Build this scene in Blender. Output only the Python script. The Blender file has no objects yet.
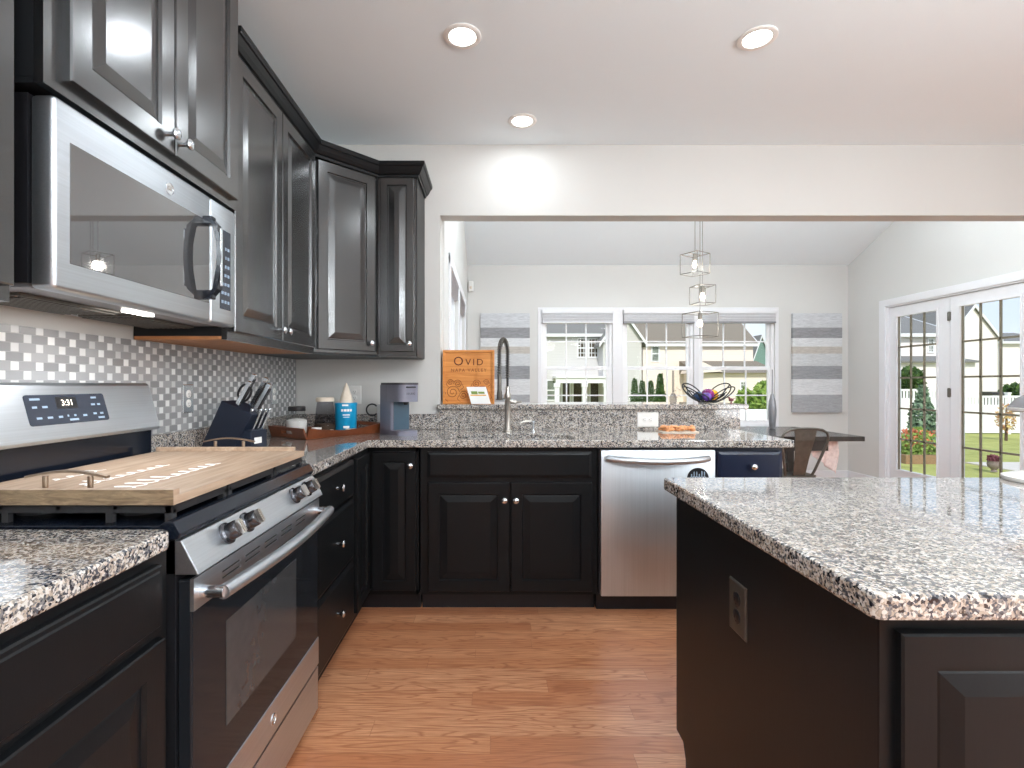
import bpy, bmesh, math, random
from mathutils import Vector, Matrix
random.seed(7)
PI = math.pi
C = bpy.context.scene.collection
sc = bpy.context.scene

# ------------------------------------------------------------------ camera
H = 1.204; F = 510.0; CX = 494.0; CY = 384.0
cam = bpy.data.cameras.new('camera'); cam_o = bpy.data.objects.new('camera', cam); C.objects.link(cam_o)
cam_o.location = (0, 0, H); cam_o.rotation_euler = (PI/2, 0, 0)
cam.sensor_width = 36; cam.lens = F/1024*36; cam.shift_x = (512-CX)/1024; cam.clip_start = 0.02; cam.clip_end = 400
sc.camera = cam_o
sc.view_settings.view_transform = 'Standard'; sc.view_settings.look = 'None'
sc.view_settings.gamma = 1; sc.view_settings.use_curve_mapping = False
sc.view_settings.exposure = 0.12
def P(px, py, Y): return Vector(((px-CX)*Y/F, Y, H-(py-CY)*Y/F))

# ------------------------------------------------------------------ world and sun
w = bpy.data.worlds.new('sky'); sc.world = w; w.use_nodes = True
nt = w.node_tree; nt.nodes.clear()
out = nt.nodes.new('ShaderNodeOutputWorld'); bg = nt.nodes.new('ShaderNodeBackground')
tc = nt.nodes.new('ShaderNodeTexCoord'); sp = nt.nodes.new('ShaderNodeSeparateXYZ')
rp = nt.nodes.new('ShaderNodeValToRGB'); ns = nt.nodes.new('ShaderNodeTexNoise')
rp.color_ramp.elements[0].position = 0.0; rp.color_ramp.elements[0].color = (.74, .82, .92, 1)
rp.color_ramp.elements[1].position = 0.6; rp.color_ramp.elements[1].color = (.40, .56, .85, 1)
ns.inputs['Scale'].default_value = 3.0; ns.inputs['Detail'].default_value = 6
r2 = nt.nodes.new('ShaderNodeValToRGB'); r2.color_ramp.elements[0].position = .45; r2.color_ramp.elements[1].position = .7
mx = nt.nodes.new('ShaderNodeMixRGB'); mx.inputs[2].default_value = (.95, .97, 1, 1)
nt.links.new(tc.outputs['Generated'], sp.inputs[0]); nt.links.new(sp.outputs[2], rp.inputs[0])
nt.links.new(tc.outputs['Generated'], ns.inputs['Vector']); nt.links.new(ns.outputs[0], r2.inputs[0])
nt.links.new(r2.outputs[0], mx.inputs[0]); nt.links.new(rp.outputs[0], mx.inputs[1])
nt.links.new(mx.outputs[0], bg.inputs[0]); bg.inputs[1].default_value = 1.15
nt.links.new(bg.outputs[0], out.inputs[0])
sun = bpy.data.lights.new('sun', 'SUN'); sun.energy = 3.1; sun.angle = math.radians(1.0); sun.color = (1, .95, .87)
so = bpy.data.objects.new('sun', sun); C.objects.link(so); so.location = (-6, -10, 14)
so.rotation_euler = Vector((.16, .80, -.62)).to_track_quat('-Z', 'Y').to_euler()
def area(name, loc, direction, sx, sy, watts, color=(1, 1, 1), spread=None):
    l = bpy.data.lights.new(name, 'AREA'); l.shape = 'RECTANGLE'; l.size = sx; l.size_y = sy; l.energy = watts; l.color = color
    if spread: l.spread = spread
    o = bpy.data.objects.new(name, l); C.objects.link(o); o.location = loc
    o.rotation_euler = Vector(direction).to_track_quat('-Z', 'Y').to_euler(); return o
# added area light before the unseen side window, to brighten the kitchen
area('added_side_fill', (4.3, -1.6, 1.45), (-1, 0, 0.25), 2.6, 1.7, 110, (.95, .98, 1))
LAMP = (.85, .935, 1)
# sampling portals in the sun room openings (they emit nothing, the sky shines through them)
for nm, loc, d, sx_, sy_ in (('portal_windows', (2.03, 6.60, 1.42), (0, -1, 0), 3.1, 1.6), ('portal_door', (4.62, 4.9, 1.1), (-1, 0, 0), 1.7, 1.9)):
    po = area(nm, loc, d, sx_, sy_, 1); po.data.cycles.is_portal = True

# ------------------------------------------------------------------ materials
def srgb(r, g, b):
    f = lambda c: (c/255/12.92 if c/255 <= .04045 else ((c/255+.055)/1.055)**2.4)
    return (f(r), f(g), f(b), 1)
class NT:
    def __init__(s, name):
        s.m = bpy.data.materials.new(name); s.m.use_nodes = True; s.t = s.m.node_tree
        s.b = s.t.nodes['Principled BSDF']
    def n(s, typ, **k):
        x = s.t.nodes.new(typ)
        for a, v in k.items(): setattr(x, a, v)
        return x
    def l(s, a, b): s.t.links.new(a, b)
    def set(s, **k):
        for a, v in k.items(): s.b.inputs[a.replace('_', ' ')].default_value = v
    def math(s, op, a, b=None, c=None):
        x = s.n('ShaderNodeMath', operation=op)
        for i, v in enumerate((a, b, c)):
            if v is None: continue
            if isinstance(v, (int, float)): x.inputs[i].default_value = v
            else: s.l(v, x.inputs[i])
        return x.outputs[0]
    def pos(s): return s.n('ShaderNodeTexCoord').outputs['Object']
    def mapping(s, v, scale=(1, 1, 1), loc=(0, 0, 0)):
        m = s.n('ShaderNodeMapping'); s.l(v, m.inputs[0]); m.inputs['Scale'].default_value = scale; m.inputs['Location'].default_value = loc
        return m.outputs[0]
    def noise(s, v, scale, detail=3, rough=.5, dist=0):
        x = s.n('ShaderNodeTexNoise'); s.l(v, x.inputs['Vector']); x.inputs['Scale'].default_value = scale
        x.inputs['Detail'].default_value = detail; x.inputs['Roughness'].default_value = rough; x.inputs['Distortion'].default_value = dist
        return x.outputs[0]
    def ramp(s, f, stops, const=False):
        x = s.n('ShaderNodeValToRGB'); s.l(f, x.inputs[0]); e = x.color_ramp.elements
        if const: x.color_ramp.interpolation = 'CONSTANT'
        while len(e) < len(stops): e.new(.5)
        for i, (p, c) in enumerate(stops):
            e[i].position = p; e[i].color = c if len(c) == 4 else (*c, 1)
        return x.outputs[0]
    def mix(s, f, a, b, mode='MIX'):
        x = s.n('ShaderNodeMixRGB', blend_type=mode)
        for i, v in enumerate((f, a, b)):
            if isinstance(v, (int, float)): x.inputs[i].default_value = v
            elif isinstance(v, tuple): x.inputs[i].default_value = v if len(v) == 4 else (*v, 1)
            else: s.l(v, x.inputs[i])
        return x.outputs[0]
    def bump(s, h, strength=.2, dist=.002):
        x = s.n('ShaderNodeBump'); x.inputs['Strength'].default_value = strength; x.inputs['Distance'].default_value = dist
        s.l(h, x.inputs['Height']); s.l(x.outputs[0], s.b.inputs['Normal'])
    def col(s, c): s.l(c, s.b.inputs['Base Color'])
def simple(name, col, rough=.5, metal=0, var=.06, nscale=30, bump=0, emit=None, estr=0, spec=.5, coat=0):
    k = NT(name); p = k.pos(); n = k.noise(p, nscale, 3)
    c0 = tuple(max(0, v*(1-var)) for v in col[:3]); c1 = tuple(min(1, v*(1+var)) for v in col[:3])
    k.col(k.ramp(n, [(.3, c0), (.7, c1)])); k.set(Roughness=rough, Metallic=metal)
    k.b.inputs['Specular IOR Level'].default_value = spec
    if coat: k.b.inputs['Coat Weight'].default_value = coat; k.b.inputs['Coat Roughness'].default_value = .08
    if bump: k.bump(k.noise(p, nscale*2, 4), bump, .002)
    if emit: k.b.inputs['Emission Color'].default_value = (*emit[:3], 1); k.b.inputs['Emission Strength'].default_value = estr
    return k.m
M = {}
M['wall'] = simple('wall_paint', srgb(212, 211, 208), .7, var=.008, nscale=2, bump=.03)
M['wall_back'] = simple('greige_wall_paint', srgb(204, 202, 198), .7, var=.008, nscale=2, bump=.03)
M['ceiling'] = simple('ceiling_paint', srgb(238, 246, 250), .85, var=.006, nscale=3, bump=.02)
M['trimwhite'] = simple('white_trim_paint', srgb(230, 230, 233), .35, var=.008)
M['vinyl'] = simple('white_vinyl', srgb(240, 240, 242), .3, var=.01)
M['plastic_white'] = simple('white_plastic', srgb(238, 236, 232), .3, var=.01)
M['plastic_black'] = simple('black_plastic', (.012, .012, .014), .3, var=.1)
M['black_gloss'] = simple('black_enamel', (.006, .009, .016), .16, var=.1)
M['iron'] = simple('cast_iron', (.02, .02, .022), .55, var=.2, bump=.2)
M['chrome'] = simple('polished_steel', (.76, .80, .84), .2, 1, var=.02)
M['nickel'] = simple('brushed_nickel', (.50, .47, .43), .3, 1, var=.04)
M['gunmetal'] = simple('gunmetal', (.13, .12, .105), .42, .7, var=.12)
M['bronze'] = simple('bronze_handle', (.36, .28, .21), .32, 1, var=.05)
M['dark_table'] = simple('dark_table_wood', (.045, .038, .034), .22, var=.25, nscale=12)
M['navy_plastic'] = simple('navy_block', (.006, .011, .026), .5, var=.1)
M['grey_machine'] = simple('grey_machine_plastic', srgb(120, 120, 134), .38, var=.03)
M['dark_machine'] = simple('dark_machine_plastic', srgb(62, 60, 66), .3, var=.05)
M['teal_grey'] = simple('slate_bay', srgb(58, 82, 98), .35, var=.05)
M['red_wood'] = simple('cherry_tray_wood', srgb(116, 62, 34), .3, var=.22, nscale=14)
M['blue_can'] = simple('turquoise_tin', srgb(18, 152, 200), .35, var=.05)
M['cream'] = simple('cream_paper', srgb(232, 218, 200), .7, var=.05)
M['flour'] = simple('white_flour', srgb(240, 236, 232), .9, var=.02)
M['ink'] = simple('dark_ink', (.015, .012, .01), .6, var=.1)
M['burn'] = simple('burnt_engraving', srgb(92, 40, 12), .7, var=.1)
M['burn_soft'] = simple('faint_engraving', srgb(132, 66, 22), .7, var=.1)
M['white_print'] = simple('white_print', srgb(250, 248, 245), .6, var=.01)
M['orange_snack'] = simple('orange_snack', srgb(220, 152, 100), .5, var=.35, nscale=60)
M['grey_print'] = simple('grey_blue_print', srgb(150, 170, 190), .5, var=.02)
M['shade_grey'] = simple('grey_cellular_shade', srgb(205, 205, 208), .8, var=.03)
M['grey_satin'] = simple('grey_satin_metal', srgb(138, 138, 142), .35, .3, var=.05)
M['pink_cloth'] = simple('pink_cloth', srgb(246, 226, 222), .9, var=.12, nscale=50, bump=.3)
M['yellow'] = simple('golden_glass', srgb(248, 176, 40), .12, var=.1)
M['purple'] = simple('purple_glass', srgb(130, 40, 110), .12, var=.4, nscale=20)
M['blueglass'] = simple('slate_blue_glass', srgb(60, 84, 122), .12, var=.2)
M['violet'] = simple('violet_glass', srgb(98, 66, 150), .12, var=.4, nscale=24)
M['toe'] = simple('toe_kick_black', (.006, .006, .01), .5, var=.1)
M['roof_grey'] = simple('grey_shingles', srgb(126, 124, 122), .9, var=.12, nscale=20, bump=.3)
M['roof_tan'] = simple('tan_shingles', srgb(134, 124, 112), .9, var=.12, nscale=20, bump=.3)
M['concrete'] = simple('patio_concrete', srgb(214, 206, 196), .85, var=.06, nscale=6, bump=.2)
M['timber'] = simple('garden_timber', srgb(150, 120, 90), .8, var=.15)
M['soil'] = simple('mulch', srgb(104, 74, 52), .95, var=.3)
M['bark'] = simple('bark', srgb(96, 78, 62), .9, var=.25)
M['dark_glass'] = simple('far_window_glass', srgb(120, 128, 118), .08, var=.35, nscale=1.2)
M['dark_glass2'] = simple('far_dark_glass', srgb(82, 74, 62), .1, var=.2, nscale=2)
M['wood_under'] = simple('raw_cabinet_wood', srgb(176, 120, 76), .55, var=.12, nscale=18)
M['muntin'] = simple('antique_gold_muntin', srgb(128, 120, 102), .35, .3, var=.06)
M['display'] = simple('display_glass', srgb(44, 50, 62), .25, var=.05)
M['led'] = simple('lit_digits', (1, .9, .8), .5, emit=(1, .86, .72), estr=1.6)
M['lampglow'] = simple('lit_lens', (1, 1, 1), .5, emit=(1, .96, .9), estr=9)
M['bulb'] = simple('lit_bulb', (1, .9, .8), .5, emit=(1, .87, .72), estr=2.5)
M['knobdark'] = simple('dark_chrome_knob', (.10, .10, .11), .25, .9, var=.05)
M['zinc'] = simple('wire_cage_metal', (.20, .19, .17), .45, .6, var=.06)
M['flowers'] = simple('flowers', srgb(235, 120, 90), .8, var=.6, nscale=9)
M['urn'] = simple('grey_urn', srgb(130, 116, 110), .7, var=.1)
M['mauve_leaf'] = simple('mauve_leaves', srgb(130, 74, 84), .8, var=.3)
def cabpaint(name, c, rough=.3, spec=.5):
    k = NT(name); p = k.pos(); k.col(k.mix(k.noise(p, 6, 4), tuple(v*.55 for v in c), tuple(v*.75 for v in c)))
    g = k.noise(k.mapping(p, (60, 60, 4)), 3, 4)
    k.bump(g, .09, .001)
    k.set(Roughness=rough); k.b.inputs['Specular IOR Level'].default_value = spec
    return k.m
M['cab'] = cabpaint('black_cabinet_paint', (.012, .0125, .0135), .27)
M['cab'].node_tree.nodes['Principled BSDF'].inputs['Coat Weight'].default_value = 1; M['cab'].node_tree.nodes['Principled BSDF'].inputs['Coat Roughness'].default_value = .2; M['cab'].node_tree.nodes['Principled BSDF'].inputs['Coat IOR'].default_value = 1.65
M['cab_satin'] = cabpaint('black_end_panel_paint', (.015, .0165, .0185), .4, .3)
M['cab_dulled'] = cabpaint('black_cabinet_paint_dulled', (.0105, .0115, .013), .34, .2)  # same paint as the uppers, gloss cut to darken the lower cabinets and crown
M['navy'] = cabpaint('navy_cabinet_paint', (.006, .014, .045), .3)
def steel(name, axis, col=.62, rough=.4):
    k = NT(name); p = k.pos()
    s = [240, 240, 240]; s['xyz'.index(axis)] = 2.0
    g = k.noise(k.mapping(p, tuple(s)), 1.0, 4)
    k.col(k.ramp(g, [(.25, (col*.86, col*.92, col*.98)), (.75, (col*.98, col*1.05, col*1.12))])); k.bump(g, .05, .0006)
    k.set(Metallic=1.0, Roughness=rough); return k.m
M['steel_y'] = steel('stainless_steel_sideways', 'y'); M['steel_x'] = steel('stainless_steel', 'x', .60)
M['steel_z'] = steel('stainless_steel_upright', 'z', .58, .4)
def granite():
    k = NT('speckled_granite'); p = k.pos()
    wob = k.mix(.012, p, k.n('ShaderNodeTexNoise').outputs[1])
    nz = k.n('ShaderNodeTexNoise'); k.l(p, nz.inputs['Vector']); nz.inputs['Scale'].default_value = 90
    pv = k.n('ShaderNodeVectorMath', operation='MULTIPLY_ADD'); k.l(nz.outputs[1], pv.inputs[0]); pv.inputs[1].default_value = (.005,)*3; k.l(p, pv.inputs[2])
    v1 = k.n('ShaderNodeTexVoronoi'); k.l(pv.outputs[0], v1.inputs['Vector']); v1.inputs['Scale'].default_value = 225
    sx = k.n('ShaderNodeSeparateColor'); k.l(v1.outputs['Color'], sx.inputs[0])
    patch = k.noise(p, 34, 3)
    f = k.math('ADD', k.math('MULTIPLY', sx.outputs[0], .78), k.math('MULTIPLY', k.math('SUBTRACT', patch, .5), .7))
    f = k.math('ADD', f, .10)
    c = k.ramp(f, [(0, (.015, .017, .025)), (.17, (.07, .075, .09)), (.28, (.20, .195, .195)), (.42, (.38, .32, .265)), (.55, (.50, .44, .38)), (.70, (.60, .57, .535))], True)
    v2 = k.n('ShaderNodeTexVoronoi'); k.l(p, v2.inputs['Vector']); v2.inputs['Scale'].default_value = 330
    s2 = k.n('ShaderNodeSeparateColor'); k.l(v2.outputs['Color'], s2.inputs[0])
    m = k.math('GREATER_THAN', s2.outputs[1], .80)
    c = k.mix(k.math('MULTIPLY', m, .6), c, (.05, .05, .055))
    k.col(c); k.set(Roughness=.07); k.b.inputs['Coat Weight'].default_value = .6; k.b.inputs['Coat Roughness'].default_value = .04; return k.m
M['granite'] = granite()
def tile():
    k = NT('basketweave_glass_tile'); p = k.pos(); s = k.n('ShaderNodeSeparateXYZ'); k.l(p, s.inputs[0])
    h = .0248; per = .0745
    rz = k.math('DIVIDE', s.outputs[2], h); row = k.math('FLOOR', rz); fz = k.math('FRACT', rz)
    off = k.math('MULTIPLY', k.math('MODULO', row, 2), .5)
    u = k.math('ADD', k.math('DIVIDE', s.outputs[1], per), off); cell = k.math('FLOOR', u); fu = k.math('FRACT', u)
    light = k.math('LESS_THAN', fu, .3333)
    ju = k.math('MINIMUM', k.math('MINIMUM', fu, k.math('SUBTRACT', 1, fu)), k.math('ABSOLUTE', k.math('SUBTRACT', fu, .3333)))
    jz = k.math('MINIMUM', fz, k.math('SUBTRACT', 1, fz))
    j = k.math('MAXIMUM', k.math('LESS_THAN', ju, .016), k.math('LESS_THAN', jz, .045))
    cv = k.n('ShaderNodeCombineXYZ'); k.l(k.math('MULTIPLY_ADD', light, 7.3, cell), cv.inputs[0]); k.l(row, cv.inputs[1])
    wn = k.n('ShaderNodeTexWhiteNoise'); k.l(cv.outputs[0], wn.inputs['Vector'])
    lc = k.ramp(wn.outputs[0], [(0, (.55, .55, .55)), (1, (.82, .82, .81))])
    dc = k.ramp(wn.outputs[0], [(0, (.25, .25, .255)), (1, (.37, .37, .375))])
    c = k.mix(light, dc, lc); c = k.mix(j, c, (.33, .33, .33)); k.col(c)
    k.l(k.math('MULTIPLY_ADD', j, .5, .16), k.b.inputs['Roughness'])
    k.bump(k.math('SUBTRACT', 1, j), .5, .001); return k.m
M['tile'] = tile()
def floorwood():
    k = NT('oak_strip_floor'); p = k.pos()
    sp_ = k.n('ShaderNodeSeparateXYZ'); k.l(p, sp_.inputs[0]); row = k.math('FLOOR', k.math('DIVIDE', sp_.outputs[1], .083))
    wn = k.n('ShaderNodeTexWhiteNoise', noise_dimensions='1D'); k.l(row, wn.inputs['W']); cv = k.n('ShaderNodeCombineXYZ')
    k.l(k.math('MULTIPLY_ADD', wn.outputs[0], 5.0, sp_.outputs[0]), cv.inputs[0]); k.l(sp_.outputs[1], cv.inputs[1])
    b = k.n('ShaderNodeTexBrick'); k.l(cv.outputs[0], b.inputs['Vector']); b.inputs['Scale'].default_value = 1
    b.inputs['Brick Width'].default_value = 1.15; b.inputs['Row Height'].default_value = .083; b.inputs['Mortar Size'].default_value = .0009
    b.inputs['Color1'].default_value = (0, 0, 0, 1); b.inputs['Color2'].default_value = (1, 1, 1, 1); b.inputs['Mortar'].default_value = (.5, .5, .5, 1)
    b.offset = 0.0
    bs = k.n('ShaderNodeSeparateColor'); k.l(b.outputs[0], bs.inputs[0])
    pv = k.n('ShaderNodeVectorMath', operation='MULTIPLY_ADD'); k.l(b.outputs[0], pv.inputs[0]); pv.inputs[1].default_value = (9, 3, 5); k.l(k.mapping(p, (1.0, 9, 1)), pv.inputs[2])
    g = k.n('ShaderNodeTexNoise'); k.l(pv.outputs[0], g.inputs['Vector']); g.inputs['Scale'].default_value = 1.6; g.inputs['Detail'].default_value = 2; g.inputs['Distortion'].default_value = .5
    rings = k.math('FRACT', k.math('MULTIPLY', g.outputs[0], 11))
    rings = k.math('ABSOLUTE', k.math('SUBTRACT', rings, .5))
    fine = k.noise(k.mapping(p, (6, 160, 1)), 1, 4, .65)
    base = k.ramp(bs.outputs[0], [(0, srgb(186, 122, 84)), (.5, srgb(203, 144, 104)), (1, srgb(214, 160, 122))])
    c = k.mix(k.ramp(rings, [(.0, (.75, .75, .75)), (.2, (0, 0, 0))]), base, srgb(146, 86, 54))
    c = k.mix(k.ramp(fine, [(.38, (.7, .7, .7)), (.62, (0, 0, 0))]), c, srgb(160, 98, 66))
    c = k.mix(k.math('MULTIPLY', b.outputs['Fac'], .45), c, srgb(110, 66, 42)); k.col(c)
    k.set(Roughness=.3); k.bump(fine, .05, .001); return k.m
M['floor'] = floorwood()
def planks_mat():
    k = NT('weathered_board'); p = k.pos(); g = k.noise(k.mapping(p, (40, 3, 40)), 1.4, 5, .6, .6)
    k.col(k.ramp(g, [(.3, srgb(150, 128, 108)), (.5, srgb(172, 148, 126)), (.7, srgb(186, 166, 146))])); k.set(Roughness=.5); k.bump(g, .15, .001); return k.m
M['board'] = planks_mat()
def endgrain():
    k = NT('sawn_board_edge'); p = k.pos(); g = k.noise(k.mapping(p, (14, 14, 70)), 1.4, 5, .6, 1.2)
    k.col(k.ramp(g, [(.3, srgb(96, 78, 58)), (.7, srgb(150, 128, 100))])); k.set(Roughness=.6); k.bump(g, .3, .001); return k.m
M['board_end'] = endgrain()
def pine():
    k = NT('pine_crate_wood'); p = k.pos(); g = k.noise(k.mapping(p, (4, 20, 60)), 1, 4, .6, .5)
    k.col(k.ramp(g, [(.3, srgb(196, 118, 48)), (.7, srgb(228, 156, 78))])); k.set(Roughness=.5); return k.m
M['pine'] = pine()
def canvasmat():
    k = NT('striped_canvas_print'); p = k.pos(); s = k.n('ShaderNodeSeparateXYZ'); k.l(p, s.inputs[0])
    t = k.math('DIVIDE', s.outputs[2], 1.226)      # 0 bottom .. 1 top, object origin at the bottom
    W = srgb(222, 224, 226); G = srgb(140, 142, 146); B = srgb(190, 182, 172); L = srgb(205, 208, 210)
    c = k.ramp(t, [(0, srgb(160, 162, 166)), (.178, W), (.335, G), (.465, L), (.59, B), (.662, W), (.75, srgb(134, 134, 138)), (.855, srgb(206, 208, 212))], True)
    g = k.noise(k.mapping(p, (10, 10, 70)), 1.2, 6, .75, .7)
    c = k.mix(.30, c, k.ramp(g, [(.3, (.25, .25, .26)), (.6, (.95, .95, .96))]), 'MULTIPLY'); c = k.mix(.15, c, k.ramp(g, [(.3, (.3,)*3), (.7, (1,)*3)])); k.col(c)
    k.set(Roughness=.8); return k.m
M['canvas'] = canvasmat()
def siding(name, c):
    k = NT(name); p = k.pos(); s = k.n('ShaderNodeSeparateXYZ'); k.l(p, s.inputs[0])
    f = k.math('FRACT', k.math('DIVIDE', s.outputs[2], .18))
    k.col(k.mix(k.math('LESS_THAN', f, .08), tuple(c), tuple(v*.8 for v in c[:3]))); k.set(Roughness=.7); k.bump(f, .5, .02); return k.m
M['siding_grey'] = siding('grey_siding', srgb(206, 203, 202)); M['siding_cream'] = siding('cream_siding', srgb(242, 228, 218))
M['siding_white'] = siding('white_siding', srgb(244, 236, 234)); M['siding_teal'] = siding('teal_siding', srgb(120, 150, 142))
def leafmat(name, a, b):
    k = NT(name); oi = k.n('ShaderNodeNewGeometry'); k.col(k.mix(oi.outputs['Random Per Island'], a, b)); k.set(Roughness=.7)
    return k.m
M['leaf_dark'] = leafmat('evergreen_needles', srgb(36, 70, 26), srgb(88, 116, 50))
M['leaf_bright'] = leafmat('bright_leaves', srgb(96, 134, 48), srgb(172, 192, 104))
M['leaf_blue'] = leafmat('spruce_needles', srgb(74, 102, 82), srgb(140, 164, 132))
M['leaf_pink'] = leafmat('reddish_leaves', srgb(190, 130, 100), srgb(214, 190, 120))
def grass():
    k = NT('lawn_grass'); p = k.pos(); g = k.noise(p, 1.2, 6, .7)
    k.col(k.ramp(g, [(.3, srgb(146, 150, 76)), (.7, srgb(190, 190, 110))])); k.set(Roughness=.95); k.bump(k.noise(p, 60, 3), .5, .02); return k.m
M['grass'] = grass()
def glassy(name, tint=(1, 1, 1), fac=.07, dark=None):
    m = bpy.data.materials.new(name); m.use_nodes = True; t = m.node_tree; t.nodes.clear()
    o = t.nodes.new('ShaderNodeOutputMaterial'); a = t.nodes.new('ShaderNodeBsdfTransparent'); g = t.nodes.new('ShaderNodeBsdfGlossy')
    a.inputs[0].default_value = (*tint, 1); g.inputs['Roughness'].default_value = .02
    lw = t.nodes.new('ShaderNodeLayerWeight'); lw.inputs[0].default_value = .5; pw = t.nodes.new('ShaderNodeMath'); pw.operation = 'POWER'; pw.inputs[1].default_value = 5
    f = t.nodes.new('ShaderNodeMath'); f.operation = 'MULTIPLY_ADD'; f.inputs[1].default_value = .8; f.inputs[2].default_value = .004; x = t.nodes.new('ShaderNodeMixShader')
    t.links.new(lw.outputs['Facing'], pw.inputs[0]); t.links.new(pw.outputs[0], f.inputs[0])
    t.links.new(f.outputs[0], x.inputs[0]); t.links.new(a.outputs[0], x.inputs[1]); t.links.new(g.outputs[0], x.inputs[2]); t.links.new(x.outputs[0], o.inputs[0])
    return m
M['glass'] = glassy('clear_glass', (.97, .985, .98)); M['jar_glass'] = glassy('jar_glass', (.86, .88, .88)); M['smoke'] = glassy('grey_glass', (.66, .66, .68))
def ovenglass():
    k = NT('oven_glass'); k.set(Base_Color=(.012, .014, .017, 1), Roughness=.07); k.b.inputs['Specular IOR Level'].default_value = .22
    return k.m
M['oven_glass'] = ovenglass()
def mwglass():
    k = NT('microwave_glass'); k.set(Base_Color=(.05, .05, .052, 1), Roughness=.05); k.b.inputs['Coat Weight'].default_value = 1; k.b.inputs['Coat Roughness'].default_value = .02
    k.b.inputs['Coat IOR'].default_value = 2.2
    return k.m
M['mw_glass'] = mwglass()
M['oven_inner'] = simple('oven_inner_window', (.045, .047, .05), .12, var=.1, spec=.35)

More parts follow.
